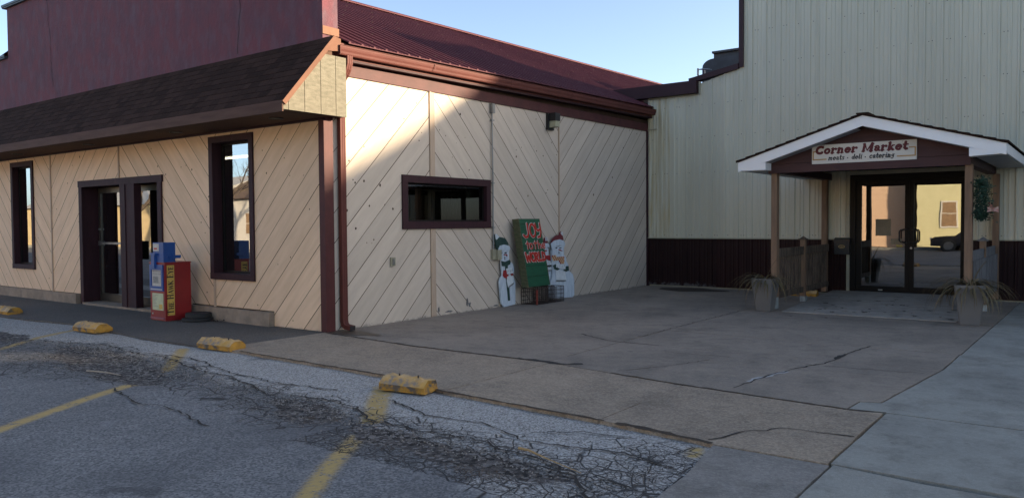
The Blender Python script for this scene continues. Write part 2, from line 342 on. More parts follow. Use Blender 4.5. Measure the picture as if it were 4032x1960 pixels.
def lot():
    mb = MB(); xs = []; x = -16.0
    while x < -1.72: xs.append(x); x += 0.035
    xs = [-60, -40, -26, -20] + xs + [-1.6]
    ys = [-11.4, -6, -2, 0.5]; y = 1.4
    while y < 5.62: ys.append(y); y += 0.035
    nx, ny = len(xs), len(ys); me = bpy.data.meshes.new('parking_lot'); V = []; A = {k: [] for k in ('crack', 'dirt', 'pale', 'line')}
    for j, y in enumerate(ys):
        for i, x in enumerate(xs):
            cx = x; yc = interp(CURB, x); yk = interp(CRACK, x); yl = interp(LOWER, x); z = -0.028; w_ = wob(x, y)
            if x > -2.4:   # clip against the apron edge
                pass
            dirt = 0
            for h, dep in ((HOLE1, .045), (HOLE2, .04), (HOLE3, .02), (HOLE0, .03)):
                if h[0][0] - 1.5 < x < h[4][0] + 4 and 3 < y < 5.2:
                    d = sdist((x + .07 * wob(y, x, 2.2), y + .05 * wob(x, y, 2.6)), h); dirt = max(dirt, min(1, max(0, .5 - d / .16)))
                    z -= dep * min(1, max(0, .3 - d / .3))
            # alligator cracking between the long crack and its lower limit
            up = (yk + .28 - y) / .25; dn = (y - (yl - .1)) / .35; ck = max(0, min(1, up)) * max(0, min(1, dn))
            d2 = abs(y - yk); ck = max(ck * .85, max(0, 1 - d2 / .22) * .9); ck = max(0, min(1, ck + .30 * w_ * (ck > .05)))
            if x > -4.6 and y > 3.5: ck = max(ck, min(1, max(0, (yk + .3 - y) / .2)) * min(1, max(0, (y - 2.9) / .5)))
            if x > -2.9: ck = max(ck, min(1, (x + 2.9) / .5) * min(1, max(0, (yc - .02 - y) / .3)))
            pale = max(0, min(1, (y - (yk - .12 + .05 * w_)) / .12))
            if x > -4.4: pale = max(pale, max(0, min(1, (y - 3.35 - .15 * w_ - (x < -3) * .4) / .2)))
            ln = 0
            for Ls, hw in zip(LINES, LHW):
                if min(p[0] for p in Ls) - .2 < x < max(p[0] for p in Ls) + .2:
                    d = dseg((x, y), Ls, False); ln = max(ln, max(0, min(1, (hw + .0175 - d) / .035)))
            if abs(x - min(-1.9, x)) < 1 and y > 0: pass
            z += .004 * w_
            V.append((x, y if j < ny - 1 else y, z)); A['crack'].append(ck); A['dirt'].append(dirt); A['pale'].append(pale); A['line'].append(ln)
    F = [(j * nx + i, j * nx + i + 1, (j + 1) * nx + i + 1, (j + 1) * nx + i) for j in range(ny - 1) for i in range(nx - 1)]
    me.from_pydata(V, [], F)
    for k, vals in A.items():
        a = me.attributes.new(k, 'FLOAT', 'POINT'); a.data.foreach_set('value', vals)
    me.polygons.foreach_set('use_smooth', [True] * len(F))
    m = bpy.data.materials.new('worn_asphalt'); m.use_nodes = True; n = m.node_tree.nodes; L = m.node_tree.links; b = n['Principled BSDF']; b.inputs['Roughness'].default_value = .9
    tc = n.new('ShaderNodeTexCoord')
    def at(k): a = n.new('ShaderNodeAttribute'); a.attribute_name = k; return a.outputs['Fac']
    def noise(sc, det=3, vec=None, rg=.6):
        t = n.new('ShaderNodeTexNoise'); t.inputs['Scale'].default_value = sc; t.inputs['Detail'].default_value = det; t.inputs['Roughness'].default_value = rg; L.new(vec or tc.outputs['Object'], t.inputs[0]); return t
    def ramp(f, a, c, ca=0, cb=1):
        r = n.new('ShaderNodeMapRange'); r.inputs[1].default_value = a; r.inputs[2].default_value = c; r.inputs[3].default_value = ca; r.inputs[4].default_value = cb; L.new(f, r.inputs[0]); return r.outputs[0]
    def mth(op, a, c=None):
        t = n.new('ShaderNodeMath'); t.operation = op
        for i, v in enumerate((a, c)):
            if v is None: continue
            if isinstance(v, (int, float)): t.inputs[i].default_value = v
            else: L.new(v, t.inputs[i])
        return t.outputs[0]
    def mix(f, a, c):
        x = n.new('ShaderNodeMix'); x.data_type = 'RGBA'
        if isinstance(f, float): x.inputs[0].default_value = f
        else: L.new(f, x.inputs[0])
        for i, v in ((6, a), (7, c)):
            if isinstance(v, tuple): x.inputs[i].default_value = v + (1,)
            else: L.new(v, x.inputs[i])
        return x.outputs[2]
    # aggregate speckle
    vo = n.new('ShaderNodeTexVoronoi'); vo.inputs['Scale'].default_value = 75; L.new(tc.outputs['Object'], vo.inputs[0])
    sp = n.new('ShaderNodeSeparateColor'); L.new(vo.outputs['Color'], sp.inputs[0])
    base = mix(ramp(sp.outputs[0], .15, .95), (.095, .096, .100), (.245, .243, .242))
    base = mix(ramp(noise(.9, 6).outputs[0], .42, .68), base, mix(.6, base, (.07, .07, .076)))
    base = mix(ramp(noise(3.2, 5).outputs[0], .62, .75), base, mix(.5, base, (.26, .26, .27)))
    v2 = n.new('ShaderNodeTexVoronoi'); v2.inputs['Scale'].default_value = 85; L.new(tc.outputs['Object'], v2.inputs[0]); s2 = n.new('ShaderNodeSeparateColor'); L.new(v2.outputs['Color'], s2.inputs[0])
    palec = mix(ramp(s2.outputs[1], .05, .9), (.16, .15, .14), (.46, .45, .43))
    c = mix(at('pale'), base, palec)
    # painted lines, worn
    wear = ramp(noise(14, 6, None, .75).outputs[0], .36, .46)
    c = mix(mth('MULTIPLY', at('line'), wear), c, mix(ramp(noise(30).outputs[0], .3, .7), (.38, .27, .11), (.46, .32, .11)))
    # cracks
    nd = noise(3.5, 3); va = n.new('ShaderNodeVectorMath'); va.operation = 'SCALE'; va.inputs[3].default_value = .05; L.new(nd.outputs['Color'], va.inputs[0])
    ad = n.new('ShaderNodeVectorMath'); ad.operation = 'ADD'; L.new(tc.outputs['Object'], ad.inputs[0]); L.new(va.outputs[0], ad.inputs[1])
    ck = None
    for sc, w0, th in ((4.8, .034, .12), (8.5, .038, .52), (16, .05, .85)):
        vv = n.new('ShaderNodeTexVoronoi'); vv.feature = 'DISTANCE_TO_EDGE'; vv.inputs['Scale'].default_value = sc; L.new(ad.outputs[0], vv.inputs[0])
        msk = ramp(mth('ADD', at('crack'), mth('MULTIPLY', mth('SUBTRACT', noise(2.3, 4).outputs[0], .5), .8)), th, th + .12)
        g = mth('MULTIPLY', ramp(vv.outputs['Distance'], w0 * .25, w0, 1, 0), msk); ck = g if ck is None else mth('MAXIMUM', ck, g)
    c = mix(mth('MULTIPLY', ck, .93), c, (.018, .016, .016))
    grit = mth('MULTIPLY', ramp(noise(34, 6, None, .8).outputs[0], .52, .60), ramp(mth('ADD', at('crack'), mth('MULTIPLY', mth('SUBTRACT', noise(3.1, 6).outputs[0], .5), 1.2)), .45, .85))
    c = mix(mth('MULTIPLY', grit, .75), c, (.022, .019, .018))
    dn = ramp(mth('ADD', at('dirt'), mth('MULTIPLY', mth('SUBTRACT', noise(7, 8, None, .75).outputs[0], .5), 1.5)), .40, .62)
    dirtc = mix(ramp(noise(16, 8, None, .8).outputs[0], .42, .66), (.020, .017, .016), (.19, .165, .15))
    v3 = n.new('ShaderNodeTexVoronoi'); v3.inputs['Scale'].default_value = 34; L.new(tc.outputs['Object'], v3.inputs[0]); s3 = n.new('ShaderNodeSeparateColor'); L.new(v3.outputs['Color'], s3.inputs[0])
    dirtc = mix(ramp(s3.outputs[2], .72, .80), dirtc, (.20, .185, .175)); dirtc = mix(ramp(s3.outputs[0], .25, .15), dirtc, (.010, .009, .009))
    c = mix(dn, c, dirtc)
    # oil and tar spots
    c = mix(ramp(noise(1.9, 2).outputs[0], .68, .74), c, mix(.55, c, (.03, .03, .032)))
    L.new(c, b.inputs['Base Color'])
    h = mth('SUBTRACT', mth('ADD', mth('MULTIPLY', sp.outputs[0], .25), mth('MULTIPLY', mth('MULTIPLY', s2.outputs[1], at('pale')), .5)), mth('MULTIPLY', ck, 2.0))
    h = mth('ADD', h, mth('MULTIPLY', noise(25, 5).outputs[0], mth('MULTIPLY', dn, 2.5)))
    bp = n.new('ShaderNodeBump'); bp.inputs['Strength'].default_value = .8; bp.inputs['Distance'].default_value = .008; L.new(h, bp.inputs['Height']); L.new(bp.outputs[0], b.inputs['Normal'])
    me.materials.append(m); o = bpy.data.objects.new('parking_lot', me); col.objects.link(o); struct(o)
lot()
def slab_mat(name, c1, c2, agg=0.0, c3=None, stain=None):
    m = bpy.data.materials.new(name); m.use_nodes = True; n = m.node_tree.nodes; L = m.node_tree.links; b = n['Principled BSDF']; b.inputs['Roughness'].default_value = .88
    g = n.new('ShaderNodeNewGeometry'); P = g.outputs['Position']
    def noise(sc, det=4, rg=.6):
        t = n.new('ShaderNodeTexNoise'); t.inputs['Scale'].default_value = sc; t.inputs['Detail'].default_value = det; t.inputs['Roughness'].default_value = rg; L.new(P, t.inputs[0]); return t.outputs[0]
    def rng(f, a, c): r = n.new('ShaderNodeMapRange'); r.inputs[1].default_value = a; r.inputs[2].default_value = c; L.new(f, r.inputs[0]); return r.outputs[0]
    def mix(f, a, c):
        x = n.new('ShaderNodeMix'); x.data_type = 'RGBA'; 
        if isinstance(f, float): x.inputs[0].default_value = f
        else: L.new(f, x.inputs[0])
        for i, v in ((6, a), (7, c)):
            if isinstance(v, tuple): x.inputs[i].default_value = v + (1,)
            else: L.new(v, x.inputs[i])
        return x.outputs[2]
    c = mix(rng(noise(.8, 6), .35, .65), c1, c2)
    c = mix(rng(noise(.45, 7, .7), .46, .60), c, mix(.30, c, (.06, .055, .05)))
    c = mix(rng(noise(3.5, 8, .75), .48, .72), c, mix(.45, c, (.05, .045, .04)))
    v = n.new('ShaderNodeTexVoronoi'); v.inputs['Scale'].default_value = 62; L.new(P, v.inputs[0]); s = n.new('ShaderNodeSeparateColor'); L.new(v.outputs['Color'], s.inputs[0])
    if agg: c = mix(rng(s.outputs[0], .3, 1), mix(agg, c, (.05, .042, .036)), mix(agg, c, c3))
    c = mix(rng(noise(140, 2), .35, .7), c, mix(.25, c, (.02, .02, .02)))
    at = n.new('ShaderNodeAttribute'); at.attribute_name = 'var'; c = mix(at.outputs['Fac'], c, mix(.12, c, (.03, .03, .03)))
    c = mix(rng(noise(1.4, 8, .72), .55, .62), c, mix(.22, c, (.06, .045, .035)))
    c = mix(rng(noise(22, 3), .70, .76), c, mix(.5, c, (.05, .045, .04)))
    c = mix(rng(noise(17, 3), .30, .24), c, mix(.35, c, (.5, .48, .45)))
    c = mix(rng(noise(6.5, 2), .70, .735), c, mix(.35, c, (.04, .035, .03)))
    L.new(c, b.inputs['Base Color'])
    bp = n.new('ShaderNodeBump'); bp.inputs['Strength'].default_value = .5; bp.inputs['Distance'].default_value = .004; L.new(noise(90, 3), bp.inputs['Height']); L.new(bp.outputs[0], b.inputs['Normal'])
    return m
m_walkdark = slab_mat('dark_walk', (.088, .079, .071), (.115, .103, .092), .38, (.19, .17, .15))
m_walkagg = slab_mat('aggregate_walk', (.37, .285, .20), (.42, .325, .235), .24, (.56, .48, .38))
m_court = slab_mat('court_concrete', (.265, .220, .178), (.33, .275, .22), .12, (.42, .36, .30))
m_newwalk = slab_mat('new_concrete', (.375, .37, .325), (.32, .315, .28), .10, (.42, .42, .40))
m_apron = slab_mat('apron_concrete', (.27, .25, .225), (.31, .285, .255), .18, (.42, .39, .35))
m_porchslab = slab_mat('porch_concrete', (.50, .46, .40), (.42, .385, .34), .05, (.45, .45, .45))
def slab(name, pts, m, z=0.0, zf=None, jag=0.0, bot=-.12):
    P = []
    for i, p in enumerate(pts):     # subdivide the edges and make them slightly ragged
        q = pts[(i + 1) % len(pts)]; l = math.hypot(q[0] - p[0], q[1] - p[1]); k = max(1, int(l / .18)) if jag else 1
        for j in range(k):
            t = j / k; x, y = p[0] + (q[0] - p[0]) * t, p[1] + (q[1] - p[1]) * t
            if jag and j: x += random.uniform(-jag, jag); y += random.uniform(-jag, jag)
            P.append((x, y))
    mb = MB(); zz = zf or (lambda x, y: z)
    va = random.random()
    mb.face([(x, y, zz(x, y)) for x, y in P], 0, va)
    n = len(P)
    for i in range(n):
        a, b_ = P[i], P[(i + 1) % n]
        mb.face([(a[0], a[1], bot), (b_[0], b_[1], bot), (b_[0], b_[1], zz(*b_)), (a[0], a[1], zz(*a))], 0, va)
    return struct(mb.build(name, m))
SEAM = [(-8.66, 7.14), (-8.0, 7.10), (-6.76, 6.97), (-5.9, 6.99), (-4.7, 6.96), (-3.84, 6.82), (-3.06, 6.70), (-1.61, 6.57), (-1.32, 6.62)]
def seg(pts, x0, x1): return [(x0, interp(pts, x0))] + [p for p in pts if x0 < p[0] < x1] + [(x1, interp(pts, x1))]
def up(pts, d): return [(x, y + d) for x, y in pts]
slab('sidewalk', seg(CURB, -26, -8.66) + [(-8.66, 7.3), (-26, 7.3)], m_walkdark, jag=.008, z=-.004)
slab('sidewalk', seg(CURB, -8.64, -4.72) + seg(up(SEAM, -.012), -8.64, -4.73)[::-1], m_walkagg, jag=.006)
slab('sidewalk', seg(CURB, -4.71, -3.05) + seg(up(SEAM, -.012), -4.72, -3.07)[::-1], m_walkagg, z=-.001, jag=.005)
slab('sidewalk', seg(CURB, -3.04, -2.1) + [(-1.34, 5.02)] + seg(up(SEAM, -.016), -3.06, -1.35)[::-1], m_walkagg, z=.001, jag=.007)
slab('courtyard', seg(up(SEAM, .012), -8.66, -4.80) + [(-4.83, 8.66), (-4.86, 16.95), (-8.7, 16.95)], m_court, jag=.006)
slab('courtyard', seg(up(SEAM, .012), -4.785, -1.62) + [(-1.60, 6.92), (-1.45, 6.98), (-1.27, 8.88), (-2.54, 8.70), (-4.81, 8.68)], m_court, z=.001, jag=.006)
slab('courtyard', [(-4.815, 8.69), (-2.54, 8.71), (-1.27, 8.89), (-1.26, 9.95), (-2.9, 9.97), (-4.82, 9.99)], m_court, z=.0, jag=.004)
slab('courtyard', [(-4.825, 10.0), (-2.9, 9.98), (-1.25, 9.96), (-1.19, 15.3), (-1.18, 16.95), (-4.85, 16.95)], m_court, z=.001, jag=.004)
slab('walkway', [(-1.325, 5.04), (2.2, 4.93), (2.2, 6.62), (-1.325, 6.61)], m_newwalk, z=.0, jag=.003)
slab('walkway', [(-1.31, 6.64), (2.2, 6.64), (2.2, 9.86), (-1.245, 9.93), (-1.25, 8.9), (-1.43, 6.96), (-1.585, 6.90), (-1.60, 6.60)], m_newwalk, z=.001, jag=.003)
slab('walkway', [(-1.235, 9.94), (2.2, 9.87), (2.2, 13.2), (-1.20, 13.2)], m_newwalk, z=.0, jag=.003)
slab('walkway', [(-1.195, 13.21), (2.2, 13.21), (2.2, 16.9), (-1.165, 16.9)], m_newwalk, z=.001, jag=.003)
slab('driveway_apron', [(-2.08, 5.01), (-1.96, 4.3), (-1.93, 3.85), (-1.88, 2.2), (-1.31, 2.2), (-1.325, 5.0)], m_apron, z=-.003, jag=.004)
slab('driveway_apron', [(-1.30, 2.2), (2.2, 2.2), (2.2, 4.91), (-.8, 4.95), (-1.305, 5.02)], m_newwalk, z=-.002, jag=.003)
slab('entrance_slab', [(-4.24, 13.10), (-1.70, 13.12), (-1.64, 16.95), (-4.42, 16.95)], m_porchslab, zf=lambda x, y: .012 + max(0, y - 13.1) * .019, jag=.0)
# soil under the joints, street beyond the lot, far ground
mb = MB(); mb.face([(-26, 5.0, -.05), (-1.95, 4.9, -.05), (-1.9, 2.1, -.05), (2.2, 2.1, -.05), (2.2, 17.3, -.05), (-26, 17.3, -.05)]); struct(mb.build('joint_soil', m_dirt))
mb = MB(); mb.face([(-400, -400, -.16), (400, -400, -.16), (400, 400, -.16), (-400, 400, -.16)]); 
m_grass = mat('winter_grass', (.16, .12, .05), (.10, .085, .035), rough=1, scale=.6, bump=.5); struct(mb.build('ground', m_grass))
m_street = slab_mat('street_asphalt', (.09, .09, .095), (.12, .12, .12), .2, (.12, .12, .12))
mb = MB(); mb.face([(-200, -11.4, -.09), (200, -11.4, -.09), (200, 60, -.09), (-200, 60, -.09)]); struct(mb.build('street', m_street))
mb = MB(); mb.box((-120, -11.6, -.15), (120, -11.42, .10)); struct(mb.build('kerb', m_newwalk))
mb = MB(); mb.face([(-120, -14.2, .03), (120, -14.2, .03), (120, -11.7, .03), (-120, -11.7, .03)]); struct(mb.build('verge', mat('leaf_litter', (.32, .14, .05), (.14, .075, .035), rough=1, scale=5, detail=8, lo=.4, hi=.6, bump=.6)))
# cracks and stains in the concrete
def crackline(pts, w, m, name='pavement_crack', z=.0035, jit=.02, step=.07):
    P = []
    for p, q in zip(pts, pts[1:]):
        l = math.hypot(q[0] - p[0], q[1] - p[1]); k = max(1, int(l / step))
        for j in range(k): t = j / k; P.append(Vector((p[0] + (q[0] - p[0]) * t + random.uniform(-jit, jit), p[1] + (q[1] - p[1]) * t + random.uniform(-jit, jit))))
    P.append(Vector(pts[-1])); L = []; Rr = []
    for i, p in enumerate(P):
        t = (P[min(i + 1, len(P) - 1)] - P[max(0, i - 1)]).normalized(); q = Vector((-t.y, t.x)) * w * random.uniform(.35, 1.3); L.append(p + q); Rr.append(p - q)
    mb = MB()
    for i in range(len(P) - 1): mb.face([(Rr[i].x, Rr[i].y, z), (Rr[i + 1].x, Rr[i + 1].y, z), (L[i + 1].x, L[i + 1].y, z), (L[i].x, L[i].y, z)])
    return struct(mb.build(name, m))
m_crack = mat('crack_dark', (.025, .022, .02), rough=1)
m_chip = mat('chipped_concrete', (.40, .40, .40), (.28, .28, .28), rough=.9, scale=30)
crackline([(-2.63, 6.85), (-2.61, 7.31), (-2.56, 7.71), (-2.46, 8.16), (-2.31, 8.62), (-2.28, 9.49), (-2.2, 10.07)], .010, m_crack)
crackline([(-2.635, 7.20), (-2.60, 7.45), (-2.555, 7.66), (-2.50, 7.9)], .030, m_chip, z=.0025)
crackline([(-2.31, 8.9), (-2.29, 9.3)], .03, m_crack, z=.0045)
crackline([(-5.6, 9.02), (-5.25, 8.83), (-4.94, 8.68), (-4.3, 8.70)], .012, m_crack)
crackline([(-4.06, 8.30), (-3.6, 8.33), (-3.29, 8.38)], .008, m_crack)
crackline([(-2.46, 8.40), (-1.89, 8.45), (-1.38, 8.55)], .006, m_crack)
crackline([(-3.9, 6.95), (-3.62, 7.45), (-3.4, 8.1)], .006, m_crack)
crackline([(-2.16, 5.08), (-2.11, 5.2), (-2.01, 5.46), (-1.83, 5.69), (-1.59, 5.73), (-1.36, 5.76)], .008, m_crack, z=.0055)
crackline([(-8.4, 7.08), (-7.4, 7.45), (-7.1, 7.52)], .008, m_crack)
crackline([(-4.84, 9.2), (-4.86, 11.9), (-4.86, 13.0)], .006, m_crack)
crackline([(-8.0, 11.5), (-6.5, 11.9), (-5.0, 11.6)], .004, m_crack, jit=.01)
crackline([(-5.2, 6.99), (-4.55, 6.98), (-4.4, 7.1)], .05, m_crack, z=.0030, jit=.03)
crackline([(-6.8, 6.965), (-5.0, 6.975)], .022, m_dirt, z=.0050, jit=.012)
crackline([(-8.6, 7.13), (-6.8, 6.97)], .020, m_dirt, z=.0050, jit=.012)
crackline([(-3.9, 6.83), (-3.06, 6.70), (-1.61, 6.57), (-1.33, 6.62)], .018, m_dirt, z=.0050, jit=.010)
crackline([(-2.9, 5.135), (-2.1, 5.02)], .035, m_dirt, z=.0055, jit=.018)
crackline([(-8.2, 5.5), (-5.6, 5.44), (-4.7, 5.22), (-3.0, 5.14)], .018, m_dirt, z=.0055, jit=.012)
# long open cracks in the old asphalt
crackline([(x, interp(CRACK, x) + .10 * wob(x, 1, 1.2)) for x in [-13 + .35 * i for i in range(32)]], .012, m_crack, z=-.017, jit=.03)
crackline([(-9.1, 4.9), (-8.2, 4.95), (-7.2, 4.72), (-6.3, 4.66), (-5.6, 4.78)], .010, m_crack, z=-.018, jit=.03)
crackline([(-4.9, 4.78), (-4.3, 4.55), (-3.7, 4.62), (-3.2, 4.4), (-2.6, 4.55), (-2.1, 4.45)], .010, m_crack, z=-.018, jit=.025)
crackline([(-3.3, 4.62), (-3.0, 4.85), (-2.6, 4.9)], .008, m_crack, z=-.018, jit=.025)
crackline([(-7.4, 3.6), (-6.6, 3.45), (-6.2, 3.5), (-5.4, 3.35)], .009, m_crack, z=-.018, jit=.03)
crackline([(-2.9, 4.0), (-2.5, 3.95), (-2.2, 3.6), (-2.0, 3.75)], .012, m_crack, z=-.018, jit=.025)
# damp patch where the downspout empties
m_damp = mat('damp_stain', (.050, .036, .026), (.07, .05, .036), rough=.45, scale=6)
mb = MB(); mb.face([(-8.42 + .62 * math.cos(a) * (1 + .1 * math.sin(3 * a)), 7.34 + .20 * math.sin(a) * (1 + .12 * math.cos(4 * a)), .003) for a in [i * math.pi / 16 for i in range(32)]]); struct(mb.build('damp_patch', m_damp))
mb = MB(); mb.face([(-7.3 + .8 * math.cos(a) * (1 + .14 * math.sin(3 * a + 1)), 16.25 + .42 * math.sin(a) * (1 + .2 * math.cos(4 * a)), .003) for a in [i * math.pi / 16 for i in range(32)]]); struct(mb.build('damp_patch', m_dirt))
# loose gravel and crumbs in the potholes and along the cracks
mb = MB(); rg = random.Random(3)
for k in range(3200):
    if k % 3 == 0: h = (HOLE1, HOLE2, HOLE3)[rg.choice((0, 0, 1, 2))]; x = rg.uniform(min(p[0] for p in h), max(p[0] for p in h)); y = rg.uniform(3.75, 4.8); 
    else: x = -11.5 + 9.6 * rg.random(); y = interp(CRACK, x) + rg.gauss(-.16, .11)
    s = rg.uniform(.003, .011); z = -.026; a = rg.uniform(0, 6.28)
    P = [Vector((x + s * math.cos(a + q) * rg.uniform(.7, 1.2), y + s * math.sin(a + q) * rg.uniform(.7, 1.2), z)) for q in (0, 1.6, 3.1, 4.7)]
    t = Vector((x, y, z + s * rg.uniform(.6, 1.1)))
    for i in range(4): mb.face([P[i], P[(i + 1) % 4], t], 0)
o = mb.build('gravel', mat('gravel_stone', (.20, .19, .18), (.34, .32, .30), rough=.95, scale=30, var=.6)); struct(o, 'stuff')

# ================================================================= THE OLD MARKET BUILDING (left)
YF, XS, YT = 7.19, -8.64, 16.87
bld = thing('shop_building', 'low shop building with diagonal cream board siding, maroon stucco parapet and shingled canopy', 'building', (-14, 7.19, 0))
def boards(mb, P, rects, c0, sp, sgn, off=0.003):
    """diagonal boards in a wall: P(u,z,d) -> world; rects (u0,z0,u1,z1); grooves at z = sgn*u + c0 + k*sp"""
    for k in range(-60, 80):
        lo = c0 + k * sp + .0065 + random.uniform(-.003, .003); hi = c0 + (k + 1) * sp - .0065 ; va = random.random(); ro = random.uniform(0, 30); used = False
        # grain direction
        for (u0, z0, u1, z1) in rects:
            q = clip([(u0, z0), (u1, z0), (u1, z1), (u0, z1)], sgn, -1, -lo); q = clip(q, -sgn, 1, hi) if q else q
            if len(q) < 3: continue
            uv = [((u + sgn * z) * .7071 + ro, (z - sgn * u) * .7071 + ro * 3.7) for u, z in q]
            mb.face([P(u, z, off) for u, z in q], 0, va, uv)
def rectsub(u0, z0, u1, z1, holes):
    us = sorted({u0, u1} | {h[0] for h in holes if u0 < h[0] < u1} | {h[2] for h in holes if u0 < h[2] < u1}); out = []
    for a, b in zip(us, us[1:]):
        z = z0
        for h in sorted([h for h in holes if h[0] <= a + 1e-6 and h[2] >= b - 1e-6], key=lambda h: h[1]):
            if h[1] > z: out.append((a, z, b, h[1]))
            z = max(z, h[3])
        if z < z1: out.append((a, z, b, z1))
    return out
def knots(mb, P, lst, d=.006):
    for u, z, r in lst:
        r *= .52
        a0 = random.uniform(0, 3); mb.face([P(u + r * math.cos(a0 + t) * random.uniform(.8, 1.1), z + r * 1.25 * math.sin(a0 + t) * random.uniform(.8, 1.1), d) for t in [i * .7854 for i in range(8)]], 1, .5, [(0, 0)] * 8)
Pf = lambda u, z, d: (u, YF - d, z)
Ps = lambda u, z, d: (XS + d, u, z)
holesF = [(-18.93, .66, -17.98, 2.82), (-15.76, -.1, -12.98, 2.28), (-11.36, .70, -10.33, 2.84)]
mb = MB(); ZT = 2.99
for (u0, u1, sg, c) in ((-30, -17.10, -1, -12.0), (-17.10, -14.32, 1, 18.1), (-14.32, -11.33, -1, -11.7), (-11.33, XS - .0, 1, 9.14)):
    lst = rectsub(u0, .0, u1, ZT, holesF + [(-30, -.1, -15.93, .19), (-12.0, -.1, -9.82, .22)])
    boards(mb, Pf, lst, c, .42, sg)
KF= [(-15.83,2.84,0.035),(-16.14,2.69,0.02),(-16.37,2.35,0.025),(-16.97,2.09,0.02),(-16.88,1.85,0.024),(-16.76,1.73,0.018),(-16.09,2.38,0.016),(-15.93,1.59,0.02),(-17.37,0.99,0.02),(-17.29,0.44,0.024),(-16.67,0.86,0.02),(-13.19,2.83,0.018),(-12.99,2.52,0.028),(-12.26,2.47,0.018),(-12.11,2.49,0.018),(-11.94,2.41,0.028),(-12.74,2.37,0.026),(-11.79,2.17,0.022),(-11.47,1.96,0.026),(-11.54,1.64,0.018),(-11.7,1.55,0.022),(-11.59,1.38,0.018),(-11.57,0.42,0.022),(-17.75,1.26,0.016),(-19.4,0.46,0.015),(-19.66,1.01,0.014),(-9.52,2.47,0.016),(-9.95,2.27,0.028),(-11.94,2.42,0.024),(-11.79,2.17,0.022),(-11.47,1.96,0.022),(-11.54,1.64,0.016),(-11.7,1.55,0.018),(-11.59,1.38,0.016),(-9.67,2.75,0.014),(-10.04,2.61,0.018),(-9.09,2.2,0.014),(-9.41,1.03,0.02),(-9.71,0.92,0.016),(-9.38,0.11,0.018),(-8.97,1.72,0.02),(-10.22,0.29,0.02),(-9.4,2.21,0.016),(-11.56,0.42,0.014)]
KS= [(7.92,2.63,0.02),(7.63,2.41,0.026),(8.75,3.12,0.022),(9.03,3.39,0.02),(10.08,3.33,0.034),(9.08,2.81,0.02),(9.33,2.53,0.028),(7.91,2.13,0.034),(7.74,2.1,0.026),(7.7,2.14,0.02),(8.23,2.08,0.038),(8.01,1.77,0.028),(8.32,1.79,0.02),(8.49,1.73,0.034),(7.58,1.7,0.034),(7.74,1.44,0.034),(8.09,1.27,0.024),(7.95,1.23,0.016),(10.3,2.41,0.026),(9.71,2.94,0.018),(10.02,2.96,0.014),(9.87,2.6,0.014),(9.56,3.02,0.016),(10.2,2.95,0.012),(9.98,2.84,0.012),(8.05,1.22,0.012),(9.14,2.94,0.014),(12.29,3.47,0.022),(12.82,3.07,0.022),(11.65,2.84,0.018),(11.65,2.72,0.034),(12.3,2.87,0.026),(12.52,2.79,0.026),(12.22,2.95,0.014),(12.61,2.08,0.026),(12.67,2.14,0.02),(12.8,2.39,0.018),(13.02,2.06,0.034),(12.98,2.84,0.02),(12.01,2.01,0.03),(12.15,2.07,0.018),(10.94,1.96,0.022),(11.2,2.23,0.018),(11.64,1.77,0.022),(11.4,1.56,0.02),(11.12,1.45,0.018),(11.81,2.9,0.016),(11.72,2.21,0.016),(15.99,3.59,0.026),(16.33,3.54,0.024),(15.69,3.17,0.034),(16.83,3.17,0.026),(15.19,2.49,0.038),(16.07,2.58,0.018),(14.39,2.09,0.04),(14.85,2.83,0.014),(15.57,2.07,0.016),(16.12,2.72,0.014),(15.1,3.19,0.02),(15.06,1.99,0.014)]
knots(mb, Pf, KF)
mb.build('wall_siding', [m_siding_bounce_lit, m_knot], bld)
mb = MB()
for r_ in rectsub(-30, -.05, XS - .002, 3.2, holesF): mb.face([(r_[0], YF + .004, r_[1]), (r_[2], YF + .004, r_[1]), (r_[2], YF + .004, r_[3]), (r_[0], YF + .004, r_[3])])
for r_ in rectsub(YF + .004, -.05, 32, 3.9, [(8.79, 1.51, 10.75, 2.17)]): mb.face([(XS - .004, r_[0], r_[1]), (XS - .004, r_[2], r_[1]), (XS - .004, r_[2], r_[3]), (XS - .004, r_[0], r_[3])])
mb.face([(-30, 7.2, 0), (-30, 32, 0), (-30, 32, 6), (-30, 7.2, 6)]); mb.face([(-30, 32, 0), (XS, 32, 0), (XS, 32, 6), (-30, 32, 6)])
mb.build('wall_backing', m_groove, bld)
holesS = [(8.70, 1.44, 10.84, 2.25)]
mb = MB(); ZS = 3.70
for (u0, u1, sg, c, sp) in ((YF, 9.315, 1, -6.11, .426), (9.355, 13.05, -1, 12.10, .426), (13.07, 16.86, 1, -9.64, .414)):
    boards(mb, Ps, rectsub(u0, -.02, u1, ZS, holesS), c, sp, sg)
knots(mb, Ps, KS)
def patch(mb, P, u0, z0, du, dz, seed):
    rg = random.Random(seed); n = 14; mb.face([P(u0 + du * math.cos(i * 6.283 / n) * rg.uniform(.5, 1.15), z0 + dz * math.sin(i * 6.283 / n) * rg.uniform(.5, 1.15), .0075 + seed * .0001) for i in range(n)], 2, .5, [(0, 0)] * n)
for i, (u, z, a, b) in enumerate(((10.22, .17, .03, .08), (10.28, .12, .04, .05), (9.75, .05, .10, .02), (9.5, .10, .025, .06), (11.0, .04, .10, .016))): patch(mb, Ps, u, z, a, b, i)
mb.build('wall_siding', [m_siding_side_shaded, m_knot, m_bluewood], bld)
